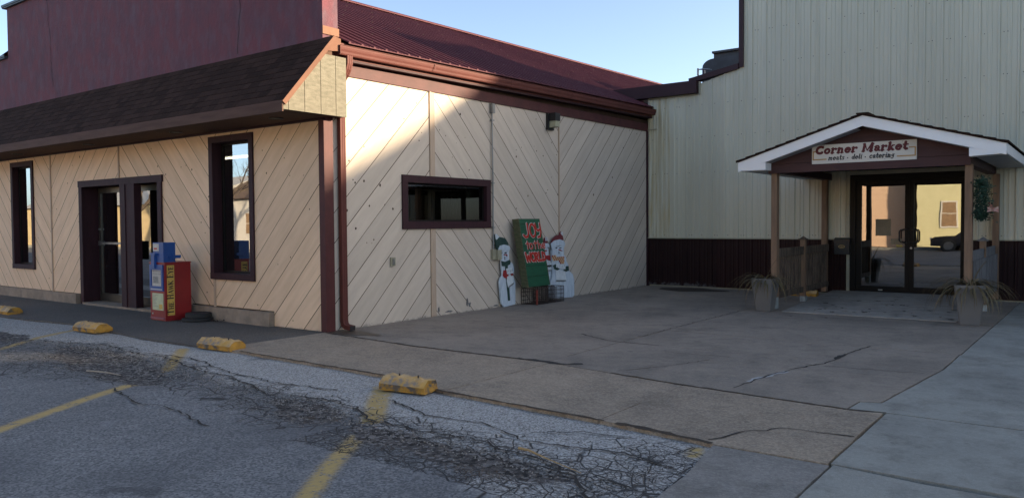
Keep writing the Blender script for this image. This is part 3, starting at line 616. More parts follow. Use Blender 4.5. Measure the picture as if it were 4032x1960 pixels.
# battens, corner boards, frieze
for x, z0, z1, w_ in ((-17.10, .12, ZT, .018), (-14.32, 2.375, ZT, .018), (-11.335, .14, .64, .022)): bx('batten', (x - w_, YF - .022, z0), (x + w_, YF - .0035, z1), m_batten, bld)
for y, w_ in ((9.335, .018), (13.06, .016)):
    for z0, z1 in (((0, 1.44), (2.25, ZS)) if y < 10 else ((0, ZS),)):
        bx('batten', (XS + .0035, y - w_, z0), (XS + .024, y + w_, z1), m_batten, bld)
boxes('batten', [((XS + .0035, 9.355, 0), (XS + .012, 9.44, 1.43)), ((XS + .0035, 9.355, 2.25), (XS + .012, 9.44, ZS))], m_batten, bld)
mb = MB(); mb.box((XS - .09, YF - .026, 0), (XS + .026, YF - .0035, 2.97)); mb.box((XS + .0035, YF - .0030, 0), (XS + .026, YF + .135, 3.1)); mb.build('corner_board', m_trim_red, bld, bevel=.003)
mb = MB(); mb.box((XS + .0035, 16.80, 0), (XS + .03, 16.862, 3.64)); mb.build('corner_board', m_trim, bld)
ez = lambda y: .017 * (y - 7.3)
mb = MB(); mb.sweep([(.0035, 0, 0), (.030, 0, 0), (.030, 0, .17), (.0035, 0, .17)], [(XS, YF, 3.60), (XS, 16.85, 3.64)]); mb.build('frieze_board', m_trim_red, bld)
mb = MB(); mb.box((-30, YF - .05, 2.945), (XS + .03, YF - .0035, 3.09)); mb.build('frieze_board', m_trim, bld)
# eave soffit and fascia of the metal roof
mb = MB(); mb.sweep([(0, 0, 0), (.13, 0, 0), (.13, 0, .03), (0, 0, .03)], [(XS + .0035, YF, 3.775), (XS + .0035, 16.95, 3.775 + ez(16.95))]); mb.build('eave_soffit', m_trim, bld)
mb = MB(); mb.sweep([(0, 0, 0), (.02, 0, 0), (.02, 0, .22), (0, 0, .22)], [(-8.535, YF, 3.80), (-8.535, 16.95, 3.80 + ez(16.95))]); mb.build('fascia', m_gutter, bld)
# foundation kerb
def rough_block(name, x0, x1, z1, m, parent):
    mb = MB(); n = int((x1 - x0) / .12); pts = []
    for i in range(n + 1): pts.append((x0 + (x1 - x0) * i / n, z1 + random.uniform(-.008, .006), random.uniform(-.006, .008)))
    for (xa, za, ya), (xb, zb, yb) in zip(pts, pts[1:]):
        mb.face([(xa, YF - .09 - ya, -.05), (xb, YF - .09 - yb, -.05), (xb, YF - .085 - yb, zb), (xa, YF - .085 - ya, za)], 0, .5); mb.face([(xa, YF - .085 - ya, za), (xb, YF - .085 - yb, zb), (xb, YF + .05, zb), (xa, YF + .05, za)], 0, .5)
    for x, z, y in (pts[0], pts[-1]): mb.face([(x, YF - .09 - y, -.05), (x, YF - .085 - y, z), (x, YF + .05, z), (x, YF + .05, -.05)], 0, .5)
    return mb.build(name, m, parent)
rough_block('foundation_kerb', -30, -15.95, .185, m_found, bld); rough_block('foundation_kerb', -12.02, -9.83, .205, m_found, bld)
# parapet
mb = MB(); T = .27
def wallpoly(pts, y0, y1, mi=0): mb.prism([(x, y0, z) for x, z in pts], (0, y1 - y0, 0), mi)
wallpoly([(-30, 3.1), (-19.02, 3.1), (-19.02, 5.14), (-30, 5.14)], YF, YF + T); wallpoly([(-19.015, 3.1), (-11.4, 3.1), (-11.4, 6.2), (-19.015, 6.2)], YF, YF + T)
wallpoly([(-11.395, 3.1), (XS, 3.1), (XS, 4.12), (XS + .0, 5.5), (-11.395, 5.5)], YF, YF + T)
# roughened end face of the stucco
o = mb.build('parapet', m_stucco, bld)
for x0, x1, z in ((-30, -19.05, 5.14), (-19.12, -11.3, 6.2), (-11.28, XS + .05, 5.5)):
    mb = MB(); mb.box((x0, YF - .06, z + .002), (x1, YF + T + .05, z + .05)); mb.box((x0, YF - .075, z + .03), (x1 + .015, YF - .0595, z + .075)); mb.build('coping', m_darkmetal, bld)
mb = MB(); mb.box((XS + .002, YF - .01, 4.13), (XS + .018, YF + T + .01, 4.24)); mb.build('end_flashing', mat('end_flash', (.24, .13, .09), rough=.85, spec=.1), bld)
# cracks running down the stucco
mb = MB()
for x0, z0, n in ((-17.1, 6.1, 20), (-10.55, 5.2, 12)):
    x, z = x0, z0
    for k in range(n):
        x2, z2 = x + random.uniform(-.03, .035), z - .09; w_ = random.uniform(.003, .009)
        mb.face([(x - w_, YF - .004, z), (x2 - w_, YF - .004, z2), (x2 + w_, YF - .004, z2), (x + w_, YF - .004, z)]); x, z = x2, z2
mb.build('stucco_crack', mat('stucco_crack', (.045, .028, .034), rough=1), bld)
# ribbed metal roof
mb = MB(); S = .46; X0, Z0 = -8.46, 4.03; XR = -13.57; rise = S * (X0 - XR)
prof = []; y = 7.50
while y < 33:
    for dy, h in ((0, 0), (.012, .020), (.040, .020), (.052, 0), (.100, 0), (.106, .006), (.124, .006), (.130, 0), (.168, 0), (.174, .006), (.192, .006), (.198, 0)): prof.append((y + dy, h))
    y += .235
for (ya, ha), (yb, hb) in zip(prof, prof[1:]):
    A = (X0, ya, Z0 + ha + ez(ya)); B = (X0, yb, Z0 + hb + ez(yb)); C_ = (XR, yb, Z0 + hb + ez(yb) + rise); D = (XR, ya, Z0 + ha + ez(ya) + rise); mb.face([A, B, C_, D], 0, .5)
for (ya, ha), (yb, hb) in zip(prof, prof[1:]): mb.face([(X0, ya, Z0 + ez(ya) - .012), (X0, yb, Z0 + ez(yb) - .012), (X0, yb, Z0 + hb + ez(yb)), (X0, ya, Z0 + ha + ez(ya))], 0, .5)
mb.face([(XR, 7.5, Z0 + rise), (XR, 33, Z0 + rise + ez(33)), (-30, 33, 4.0), (-30, 7.5, 4.0)], 0, .5)
mb.face([(X0 - .1, 33, 3.0), (XR, 33, Z0 + rise + ez(33)), (-30, 33, 3.0)], 0, .5)
for k in range(7):   # fastener rows
    x = X0 - .35 - k * .75; y = 7.56
    while y < 30:
        z = Z0 + ez(y) + S * (X0 - x) + .021; mb.box((x - .006, y - .0, z), (x + .006, y + .012, z + .004), 1); y += .705
mb.build('metal_roof', [m_roofmetal, m_endpanel], bld)
mb = MB(); mb.sweep([(-.12, 0, -.03), (0, 0, .035), (.16, 0, -.045), (.16, 0, -.065), (-.12, 0, -.08)], [(XR, 7.5, Z0 + rise + .03), (XR, 33, Z0 + rise + ez(33) + .03)]); mb.build('ridge_cap', m_roofmetal, bld)
# gutter (K profile) and downspout
mb = MB()
K = [(-.045, 0, .115), (-.045, 0, -.005), (.035, 0, -.005), (.046, 0, .012), (.050, 0, .040), (.062, 0, .068), (.068, 0, .095), (.068, 0, .115), (.076, 0, .118), (.076, 0, .124), (.062, 0, .124), (.056, 0, .070), (.043, 0, .040), (.030, 0, .005), (-.038, 0, .005), (-.038, 0, .115)]
mb.sweep(K, [(-8.47, 7.30, 3.845), (-8.47, 17.3, 3.845 + ez(17.3))]); mb.box((-8.515, 7.292, 3.84), (-8.395, 7.2995, 3.962)); mb.box((-8.515, 17.301, 4.01), (-8.395, 17.31, 4.17))
for k in range(5): yy = 9.2 + k * 2.0; mb.box((-8.393, yy, 3.86 + ez(yy)), (-8.389, yy + .012, 3.96 + ez(yy)))
mb.build('gutter', m_gutter, bld)
mb = MB(); mb.box((-8.52, 17.05, 4.02), (-8.37, 17.16, 4.30)); mb.build('gutter_end_guard', m_darkmetal, bld, bevel=.03)
mb = MB()
def rect_tube(path, wx, wy, mi=0):
    P = [Vector(p) for p in path]; rings = []
    for i, p in enumerate(P):
        d = (P[min(i + 1, len(P) - 1)] - P[max(i - 1, 0)]).normalized(); a = Vector((0, 1, 0)) if abs(d.y) < .7 else Vector((1, 0, 0)); a = (a - d * a.dot(d)).normalized(); b = d.cross(a)
        # ribbed outline
        o2 = []
        for cx, cy in ((-1, -1), (-.5, -1), (-.4, -.88), (-.25, -.88), (-.15, -1), (.15, -1), (.25, -.88), (.4, -.88), (.5, -1), (1, -1), (1, 1), (.5, 1), (.4, .88), (.25, .88), (.15, 1), (-.15, 1), (-.25, .88), (-.4, .88), (-.5, 1), (-1, 1)): o2.append(p + a * cx * wy + b * cy * wx)
        rings.append(o2)
    n = 20
    for i in range(len(rings) - 1):
        for k in range(n): mb.face([rings[i][k], rings[i][(k + 1) % n], rings[i + 1][(k + 1) % n], rings[i + 1][k]], mi, .5)
    mb.face(rings[-1], 1, .5)
yd = 7.49
rect_tube([(-8.455, yd, 3.85), (-8.455, yd, 3.74), (-8.47, yd - .01, 3.67), (-8.505, yd - .02, 3.60), (-8.55, yd - .03, 3.54), (-8.578, yd - .035, 3.45), (-8.578, yd - .04, 3.3), (-8.578, yd - .04, .30), (-8.578, yd - .04, .14), (-8.562, yd - .04, .085), (-8.52, yd - .04, .055), (-8.40, yd - .04, .045)], .032, .048)
mb.build('downspout', [m_gutter, m_ink], bld, fixn=True)
# canopy along the front
CX0, CX1 = -30, -8.42; YO, YI = 6.36, 7.19
cz = lambda y: 3.115 + (4.06 - 3.115) * (y - YO) / (YI - YO)
mb = MB(); rows = 10
for r_ in range(rows):
    y0 = YO - .015 + (YI - YO + .01) * r_ / rows; y1 = YO - .015 + (YI - YO + .01) * (r_ + 1) / rows + .015; x = CX0 + random.uniform(0, .2)
    while x < CX1 + .015:
        w_ = random.uniform(.10, .26); x2 = min(x + w_, CX1 + .015); th = random.choice((.010, .010, .014)); v_ = random.random()
        a = (x, y0, cz(y0) + th); b_ = (x2, y0, cz(y0) + th); c_ = (x2, y1, cz(y1) + .003); d_ = (x, y1, cz(y1) + .003)
        mb.face([a, b_, c_, d_], 0, v_); mb.face([(x, y0, cz(y0) - .002), (x2, y0, cz(y0) - .002), b_, a], 0, 1.0)
        if th > .012: mb.face([(x, y0, cz(y0)), a, d_, (x, y1, cz(y1))], 0, .9); mb.face([(x2, y0, cz(y0)), (x2, y1, cz(y1)), c_, b_], 0, .9)
        x = x2 + .0
mb.build('shingle_roof', m_shingle, bld)
mb = MB(); mb.prism([(CX0, YO, 2.99), (CX0, YO, 3.105), (CX0, YI, 4.05), (CX0, YI, 2.99)], (CX1 - .03 - CX0, 0, 0)); mb.build('canopy_core', m_soffit, bld)
mb = MB(); mb.box((CX0, YO - .022, 2.955), (CX1 - .005, YO - .002, 3.10)); mb.build('canopy_fascia', m_fascia, bld, bevel=.003)
mb = MB(); mb.face([(CX0, YO - .002, 2.975), (CX0, YI - .052, 2.975), (CX1 - .035, YI - .052, 2.975), (CX1 - .035, YO - .002, 2.975)]); mb.build('canopy_soffit', m_soffit, bld)
# end panel of the canopy with its vertical grooves, bottom 3.0, running back over the corner
mb = MB(); ys = [6.355, 6.44, 6.70, 6.97, 7.23, 7.42]
for a, b_ in zip(ys, ys[1:]):
    top = lambda y: min(cz(y) - .03, 3.80)
    pl = [(CX1 - .03, a + .004, 2.985), (CX1 - .03, b_ - .004, 2.985), (CX1 - .03, b_ - .004, top(b_)), (CX1 - .03, a + .004, top(a))]
    if top(a) < 3.8 < cz(b_) - .03: ym = YO + (3.83 - 3.115) / (4.06 - 3.115) * (YI - YO); pl = pl[:3] + [(CX1 - .03, ym, 3.80)] + pl[3:]
    mb.prism(pl, (.022, 0, 0))
mb.build('canopy_end_panel', m_endpanel, bld)
mb = MB(); mb.face([(CX1 - .020, 6.36, 2.99), (CX1 - .020, 7.41, 2.99), (CX1 - .020, 7.41, 3.78), (CX1 - .020, 6.97, 3.78), (CX1 - .020, 6.36, 3.08)]); mb.box((CX1 - .2, 7.20, 2.99), (CX1 - .032, 7.42, 3.80)); mb.build('panel_backing', m_groove, bld)
m_rake = mat('rake_trim', (.19, .10, .07), (.16, .085, .06), rough=.85, spec=.1)
mb = MB(); d = Vector((0, YI - YO, 4.06 - 3.115)).normalized(); nn = Vector((0, -d.z, d.y))
mb.sweep([(-.03, 0, 0), (.016, 0, 0), (.016, nn.y * -.065, nn.z * -.065), (-.03, nn.y * -.065, nn.z * -.065)], [(CX1, YO - .03, cz(YO - .03) + .004), (CX1, YI + .0, cz(YI) + .004)]); mb.build('rake_board', m_rake, bld)
mb = MB(); mb.prism([(CX1 - .02, 7.08, 3.85), (CX1 - .02, 7.33, 3.88), (CX1 - .02, 7.33, 4.05), (CX1 - .02, 7.22, 4.07)], (.014, 0, 0)); mb.build('return_flashing', m_rake, bld)
for x in (-17.6, -14.6, -11.7, -9.15):
    mb = MB(); mb.lathe([(0, 0), (.075, 0), (.095, -.003), (.10, -.012), (.10, 0)], 20, c=(x, 6.78, 2.972)); o = mb.build('recessed_light', m_doorgrey, bld)
# ---- windows
def window(parent, P, u0, z0, u1, z1, tw, depth, face, gx=0.03, mb_glass=m_glass, name='window', dark=m_trim, head=.0):
    """P(u,z,d) d positive outward; trim width tw around opening (u0..u1 are the outer trim edges)"""
    mb = MB()
    def bxx(a, b_, c, d_, d0, d1, mi=0):
        pts = [P(a, c, d0), P(b_, c, d0), P(b_, d_, d0), P(a, d_, d0)]; off = Vector(P(a, c, d1)) - Vector(P(a, c, d0)); mb.prism(pts, off, mi)
    bxx(u0, u1, z1 - tw, z1 + head, .004, .034); bxx(u0, u1, z0, z0 + tw, .004, .036); bxx(u0, u0 + tw, z0 + tw, z1 - tw, .004, .032); bxx(u1 - tw, u1, z0 + tw, z1 - tw, .004, .032)
    fr = mb.build(name, dark, parent, bevel=.002)
    mb = MB(); a, b_, c, e = u0 + tw, u1 - tw, z0 + tw, z1 - tw    # reveal
    for q in (((a, c), (b_, c)), ((b_, c), (b_, e)), ((b_, e), (a, e)), ((a, e), (a, c))):
        mb.face([P(q[0][0], q[0][1], .004), P(q[1][0], q[1][1], .004), P(q[1][0], q[1][1], -depth - .05), P(q[0][0], q[0][1], -depth - .05)])
    mb.build('reveal', m_trim if dark is m_trim else dark, fr, off=OFF[parent.name])
    mb = MB(); g = gx
    def fx(a_, b2, c2, d2): 
        pts = [P(a_, c2, -depth - .02), P(b2, c2, -depth - .02), P(b2, d2, -depth - .02), P(a_, d2, -depth - .02)]; mb.prism(pts, Vector(P(a_, c2, -depth + .02)) - Vector(P(a_, c2, -depth - .02)))
    fx(a, b_, c, c + g); fx(a, b_, e - g, e); fx(a, a + g, c + g, e - g); fx(b_ - g, b_, c + g, e - g)
    mb.build('sash', m_darkbronze, fr, off=OFF[parent.name])
    mb = MB(); mb.face([P(a + g, c + g, -depth), P(b_ - g, c + g, -depth), P(b_ - g, e - g, -depth), P(a + g, e - g, -depth)]); mb.build('pane', mb_glass, fr, off=OFF[parent.name])
    return fr
window(bld, Pf, -19.0, .60, -17.90, 2.88, .10, .11, 'y', name='window')
window(bld, Pf, -11.42, .645, -10.26, 2.90, .10, .155, 'y', name='window')
window(bld, Ps, 8.68, 1.42, 10.86, 2.26, .115, .06, 'x', gx=.028, mb_glass=m_glass3, name='window')
# ---- recessed entrance with two glazed doors
boxes('door_casing', [((-15.88, YF - .036, 2.25), (-12.83, YF - .004, 2.37)), ((-15.86, YF - .034, 0), (-15.74, YF - .004, 2.249)), ((-12.99, YF - .034, 0), (-12.86, YF - .004, 2.249))], m_trim, bld, .003)
boxes('door_post', [((-14.24, YF - .05, 0), (-14.06, YF + .10, 2.249)), ((-14.058, YF - .035, 0), (-13.76, YF + .10, 2.249))], m_trim, bld, .003)
YD = 7.50
mb = MB(); mb.face([(-15.76, YF, 0), (-15.76, YF, 2.28), (-15.76, YD + .1, 2.28), (-15.76, YD + .1, 0)]); mb.face([(-12.98, YF, 0), (-12.98, YF, 2.28), (-12.98, YD + .1, 2.28), (-12.98, YD + .1, 0)])
mb.face([(-15.76, YF, 2.26), (-12.98, YF, 2.26), (-12.98, YD + .1, 2.26), (-15.76, YD + .1, 2.26)]); mb.build('door_reveal', m_trim, bld)
bx('door_mullion', (-14.715, YD - .03, 0), (-14.425, YD + .04, 2.258), m_doorgrey, bld)
mb = MB(); mb.box((-15.75, YF - .06, -.01), (-12.97, YD + .1, .035)); mb.build('threshold', m_found, bld, bevel=.006)
def leaf(x0, x1, bar, name='door'):
    z0, z1, s = .045, 2.24, .085; mb = MB()
    mb.box((x0, YD - .022, z0), (x0 + s, YD + .022, z1)); mb.box((x1 - s, YD - .022, z0), (x1, YD + .022, z1)); mb.box((x0 + s, YD - .022, z0), (x1 - s, YD + .022, z0 + .15)); mb.box((x0 + s, YD - .022, z1 - .10), (x1 - s, YD + .022, z1))
    d = mb.build(name, m_doorgrey, bld, bevel=.003); OFF[d.name] = OFF[bld.name]
    mb = MB(); mb.face([(x0 + s, YD, z0 + .15), (x1 - s, YD, z0 + .15), (x1 - s, YD, z1 - .10), (x0 + s, YD, z1 - .10)]); mb.build('pane', m_glass, d)
    mb = MB()
    if bar: mb.box((x0 + s, YD - .05, 1.15), (x1 - s, YD - .028, 1.19)); mb.box((x0 + .02, YD - .05, 1.12), (x0 + .08, YD - .0225, 1.21)); mb.build('push_bar', m_galv, d, bevel=.004); mb = MB(); mb.box((x0 + .02, YD - .045, 1.42), (x0 + .07, YD - .0225, 1.46)); mb.build('lock', m_galv, d)
    else:
        mb.box((x0 + .01, YD - .035, .86), (x0 + .075, YD - .0225, 1.24)); mb.box((x0 + .08, YD - .11, .88), (x0 + .29, YD - .09, 1.22)); mb.box((x0 + .07, YD - .10, .90), (x0 + .09, YD - .03, .93)); mb.box((x0 + .07, YD - .10, 1.17), (x0 + .09, YD - .03, 1.2)); mb.build('pull_plate', m_ink, d)
        mb = MB(); mb.tube([(x0 + .045, YD - .022, 1.44), (x0 + .045, YD - .05, 1.44)], .022, 12); mb.build('lock', m_galv, d)
    return d
leaf(-15.75, -14.72, True); leaf(-14.42, -13.0, False)
# ---- interior so that the glass has a dark room behind it
mb = MB(); mb.face([(-29.9, 14.5, 0), (XS - .1, 14.5, 0), (XS - .1, 14.5, 3.2), (-29.9, 14.5, 3.2)]); mb.build('interior_wall', m_interior, bld)
mb = MB(); mb.face([(-29.9, 7.3, 3.05), (XS - .1, 7.3, 3.05), (XS - .1, 31.9, 3.05), (-29.9, 31.9, 3.05)]); mb.face([(-29.9, 7.22, -.02), (XS - .1, 7.22, -.02), (XS - .1, 31.9, -.02), (-29.9, 31.9, -.02)]); mb.build('interior_ceiling', m_ceiling, bld)
for x, y, l_ in ((-14.95, 10.0, 0), (-17.2, 12.3, 0)):
    t = thing('ceiling_lamp', 'lit ceiling strip lamp seen through the tall front window, ' + ('nearer one' if y < 11 else 'farther one'), 'lamp', (x, y, 2.95), group='strip lamps inside the shop')
    mb = MB(); mb.box((-.6, -.09, .03), (.6, .09, .09)); mb.build('housing', m_whitevinyl, t, off=(0, 0, 0)); mb = MB(); mb.tube([(-.58, 0, 0), (.58, 0, 0)], .022, 8); mb.build('tube', m_tube, t, off=(0, 0, 0))
t = thing('curtain', 'dim olive curtain and a pale panel imitating a reflection behind the small side window', 'curtain', (-8.98, 9.7, 1.4))
mb = MB(); y = 8.74
while y < 10.40: mb.face([(-8.98 + (.02 if int((y - 8.74) / .05 + .5) % 2 else 0), y, 1.35), (-8.98 + (0 if int((y - 8.74) / .05 + .5) % 2 else .02), y + .05, 1.35), (-8.98 + (0 if int((y - 8.74) / .05 + .5) % 2 else .02), y + .05, 2.3), (-8.98 + (.02 if int((y - 8.74) / .05 + .5) % 2 else 0), y, 2.3)]); y += .05
mb.build('cloth', mat('olive_curtain', (.07, .06, .035), (.03, .028, .02), rough=.9, scale=5, stretch=(3, 3, .5)), t)
mb = MB(); mb.box((-9.02, 10.66, 1.35), (-8.99, 11.0, 2.3)); mb.build('panel', m_sign, t)  # pale panel added in place of a reflection at the window's right end

# ================================================================= THE CREAM METAL BUILDING (right)
mbl = thing('metal_building', 'tall cream ribbed metal building with maroon wainscot and stepped dark roof trim', 'building', (-4, 16.87, 0))
TOP = [(-8.62, 4.40), (-7.302, 4.37), (-7.3, 4.62), (-6.37, 4.86), (-6.365, 6.75), (-3.6, 7.05), (-1.5, 7.62), (-.9, 7.25), (.1, 6.28), (2.2, 6.0), (7.4, 5.70)]  # above the frame, this roofline is shaped to cast the wall and roof shadows
def ttop(x): return interp(TOP, x)
RIB = [(0, 0), (.012, .026), (.040, .026), (.055, 0), (.125, 0), (.132, .011), (.148, .011), (.155, 0), (.200, 0), (.207, .011), (.223, .011), (.230, 0), (.305, 0)]
def ribbed(mb, x0, x1, zb, zt, yb, phase=0, hmul=1.0, holes=(), mi=0, midx=None):
    xs = []; k = math.floor((x0 - phase) / .305); cuts = sorted({x0, x1} | {h[0] for h in holes} | {h[1] for h in holes} | {p[0] for p in TOP})
    x = phase + k * .305
    while x < x1:
        for dx, h in RIB[:-1]: xs.append((x + dx, h * hmul))
        x += .305
    xs.append((x, 0))
    def hh(q): return interp(xs, q)
    X = sorted({round(a, 5) for a, _ in xs if x0 < a < x1} | {round(c, 5) for c in cuts if x0 <= c <= x1})
    for a, b in zip(X, X[1:]):
        m_ = (a + b) / 2; z0 = zb
        for h in holes:
            if h[0] <= m_ <= h[1] and zb < h[3]: z0 = max(z0, h[3])
        za = zt if zt is not None else ttop(a + 1e-4); zc = zt if zt is not None else ttop(b - 1e-4)
        if z0 >= min(za, zc): continue
        mi_ = midx(m_) if midx else mi
        mb.face([(a, yb - hh(a), z0), (b, yb - hh(b), z0), (b, yb - hh(b), zc), (a, yb - hh(a), za)], mi_, (math.sin(math.floor((m_ - phase) / .915) * 12.9898) * 43758.5453) % 1.0)
DOOR = (-4.09, -1.99, 0, 2.42)
mb = MB()
ribbed(mb, -8.62, 7.4, 1.13, None, YT - .008, -8.59, holes=[DOOR], midx=lambda x: 1 if x < -8.02 else 0)
sc = random.Random(5)
for zr in (1.20, 2.62, 3.42, 4.14, 4.90, 5.62):
    x = -8.56
    while x < 2.0:
        if ttop(x) > zr + .05 and not (DOOR[0] < x < DOOR[1] and zr < 2.42):
            for dx in ((0, .06) if sc.random() < .22 else (0,)):
                z = zr + sc.uniform(-.006, .006); mb.box((x + dx + .072 - .0075, YT - .017, z - .0075), (x + dx + .072 + .0075, YT - .0085, z + .0075), 2)
        x += .305
mb.build('ribbed_wall', [m_tan, m_tan_stain, m_screw], mbl)
for a, b in ((-8.62, DOOR[0]), (DOOR[1], 7.4)): mb = MB(); ribbed(mb, a, b, 0.03, 1.128, YT + .006, -8.59, midx=lambda x: 1 if x < -6.95 else 0); mb.build('wainscot', [m_wains, m_wains_peel], mbl)
for a, b in ((-8.61, DOOR[0] - .06), (DOOR[1] + .06, 7.4)): bx('wainscot_cap', (a, YT - .05, 1.118), (b, YT + .004, 1.142), m_creamtrim, mbl)
boxes('door_trim', [((DOOR[0] - .06, YT - .045, .05), (DOOR[0], YT + .004, 2.48)), ((DOOR[1], YT - .045, .05), (DOOR[1] + .06, YT + .004, 2.48)), ((DOOR[0] + .0005, YT - .045, 2.42), (DOOR[1] - .0005, YT + .004, 2.48))], m_creamtrim, mbl)
boxes('cream_trim', [((-8.6, YT - .05, 4.37), (-7.33, YT + .004, 4.392)), ((-7.33, YT - .05, 4.37), (-7.30, YT + .004, 4.66)), ((-8.6, YT - .06, 3.655), (-8.36, YT - .036, 3.68))], m_creamtrim, mbl)
m_dmt = mat('dark_maroon_trim', (.040, .014, .018), (.034, .012, .015), rough=.5, scale=2, spec=.3)
boxes('roof_trim', [((-9.95, YT - .16, 4.40), (-7.345, YT + .12, 4.68)), ((-6.40, YT - .06, 4.86), (-6.30, YT + .12, 6.80))], m_dmt, mbl)
mb = MB(); mb.prism([(-7.55, YT - .09, 4.635), (-6.402, YT - .09, 4.833), (-6.402, YT - .09, 4.948), (-7.56, YT - .09, 4.745)], (0, .2, 0)); mb.build('roof_trim', m_dmt, mbl)
mb = MB(); mb.prism([(x, YT + .02, z) for x, z in [(-6.35, 0), (7.4, 0)] + [(x, z - .01) for x, z in TOP[::-1] if x > -6.366] + [(-6.35, 4.8)]], (0, .16, 0)); mb.build('wall_core', m_tan, mbl) if False else None
# parapet wall behind the ribbed skin (leaves the doorway open)
mb = MB()
for a, b, z0 in ((-8.6, DOOR[0], 0), (DOOR[0], DOOR[1], 2.42), (DOOR[1], 7.4, 0)):
    cs = [a] + [p[0] for p in TOP if a < p[0] < b] + [b]
    for p, q in zip(cs, cs[1:]):
        if q - p < .01: continue
        mb.prism([(p, YT + .03, z0), (q, YT + .03, z0), (q, YT + .03, ttop(q - 1e-3) - .01), (p, YT + .03, ttop(p + 1e-3) - .01)], (0, .16, 0))
mb.build('wall_core', m_creamtrim, mbl)
mb = MB()  # unseen low roofs and side walls; the sloped top is shaped to cast the roof shadow
mb.prism([(-6.33, YT + .19, 0), (-6.33, 30, 0), (-6.33, 30, 4.9), (-6.33, 21.2, 4.95), (-6.33, 19.3, 5.3), (-6.33, YT + .19, 6.15)], (.12, 0, 0))
mb.face([(-6.2, YT + .2, 4.85), (30, YT + .2, 4.85), (30, 30, 4.85), (-6.2, 30, 4.85)]); mb.face([(-8.55, YT + .2, 4.38), (-6.34, YT + .2, 4.38), (-6.34, 30, 4.38), (-8.55, 30, 4.38)]); mb.face([(-8.58, YT + .2, 0), (-8.58, YT + .2, 4.38), (-8.58, 30, 4.38), (-8.58, 30, 0)])
mb.face([(-8.6, 30, 0), (7.4, 30, 0), (7.4, 30, 4.9), (-8.6, 30, 4.9)]); mb.face([(7.4, YT, 0), (7.4, 30, 0), (7.4, 30, 4.9), (7.4, YT, 4.9)])
mb.build('rear_walls', m_wains, mbl)
mb = MB(); mb.box((-10.1, 17.45, 3.9), (-8.62, 17.5, 4.41)); mb.build('step_wall', m_wains, mbl)
mb = MB(); mb.prism([(-8.80, 17.0, 3.98), (-8.66, 17.0, 3.98), (-8.60, 17.0, 4.38), (-8.72, 17.0, 4.38)], (0, .05, 0)); mb.box((-8.78, 16.96, 4.30), (-8.62, 17.05, 4.39)); mb.build('corner_flashing', m_galv, mbl)
# inside
mb = MB(); mb.face([(-6.1, 24, 0), (3, 24, 0), (3, 24, 3.2), (-6.1, 24, 3.2)]); mb.face([(-6.1, YT + .2, 0), (-6.1, 24, 0), (-6.1, 24, 3.2), (-6.1, YT + .2, 3.2)]); mb.face([(3, YT + .2, 0), (3, 24, 0), (3, 24, 3.2), (3, YT + .2, 3.2)])
mb.face([(-6.1, YT + .2, 3.2), (3, YT + .2, 3.2), (3, 24, 3.2), (-6.1, 24, 3.2)]); mb.face([(-6.1, YT + .2, .05), (3, YT + .2, .05), (3, 24, .05), (-6.1, 24, .05)]); mb.build('interior_wall', m_interior, mbl)
# entrance doors
mb = MB(); z0, z1 = .07, 2.42
mb.box((-4.09, YT - .02, z0), (-3.985, YT + .12, z1)); mb.box((-2.075, YT - .02, z0), (-1.99, YT + .12, z1)); mb.box((-3.984, YT - .02, 2.30), (-2.076, YT + .12, z1)); mb.box((-3.984, YT - .01, z0), (-2.076, YT + .12, z0 + .02)); mb.build('door_frame', m_darkbronze, mbl, bevel=.003)
def tleaf(x0, x1, gx0, gx1, hx):
    a, b, c, e = gx0, gx1, .20, 2.21; mb = MB(); Y0, Y1 = YT + .02, YT + .07
    mb.box((x0, Y0, .095), (a, Y1, 2.295)); mb.box((b, Y0, .095), (x1, Y1, 2.295)); mb.box((a + .0002, Y0, .095), (b - .0002, Y1, c)); mb.box((a + .0002, Y0, e), (b - .0002, Y1, 2.295))
    d = mb.build('door', m_darkbronze, mbl, bevel=.002); OFF[d.name] = OFF[mbl.name]
    mb = MB(); mb.face([(a, YT + .045, c), (b, YT + .045, c), (b, YT + .045, e), (a, YT + .045, e)]); mb.build('pane', m_glass2, d)
    mb = MB(); s_ = 1 if hx > -2.98 else -1; mb.tube([(hx, Y0, 1.33), (hx, Y0 - .035, 1.335), (hx + s_ * .02, Y0 - .06, 1.33), (hx + s_ * .10, Y0 - .065, 1.31), (hx + s_ * .12, Y0 - .065, 1.28), (hx + s_ * .12, Y0 - .065, 1.11), (hx + s_ * .10, Y0 - .065, 1.08), (hx + s_ * .02, Y0 - .06, 1.06), (hx, Y0 - .035, 1.055), (hx, Y0, 1.06)], .014, 8); mb.build('handle', m_ink, d, smooth=True)
    return d
dl = tleaf(-3.983, -3.012, -3.88, -3.085, -3.05); dr = tleaf(-3.008, -2.077, -2.925, -2.13, -2.965)
mb = MB(); mb.lathe([(0, 0), (.022, 0), (.022, .01), (0, .012)], 14); o = mb.build('lock', m_galv, dr, off=(0, 0, 0)); o.rotation_euler = (R(90), 0, 0); o.location = (-2.97 + 4, 16.885 - 16.87, .96)
mb = MB(); mb.box((-3.62, YT + .041, 1.20), (-3.34, YT + .044, 1.53)); mb.build('notice', mat('faded_notice', (.30, .24, .16), rough=.7), dl)
mb = MB(); mb.box((-3.34, YT + .0405, 1.03), (-3.14, YT + .0435, 1.14)); mb.build('notice', MATS['faded_notice'], dl)
mb = MB(); mb.box((-3.24, YT + .040, .985), (-3.13, YT + .043, 1.02)); mb.build('notice', mat('yellow_sticker', (.55, .42, .10)), dl)
mb = MB(); mb.box((-3.56, YT + .012, .115), (-3.48, YT + .0195, .135)); mb.build('sticker', m_sign, dl)
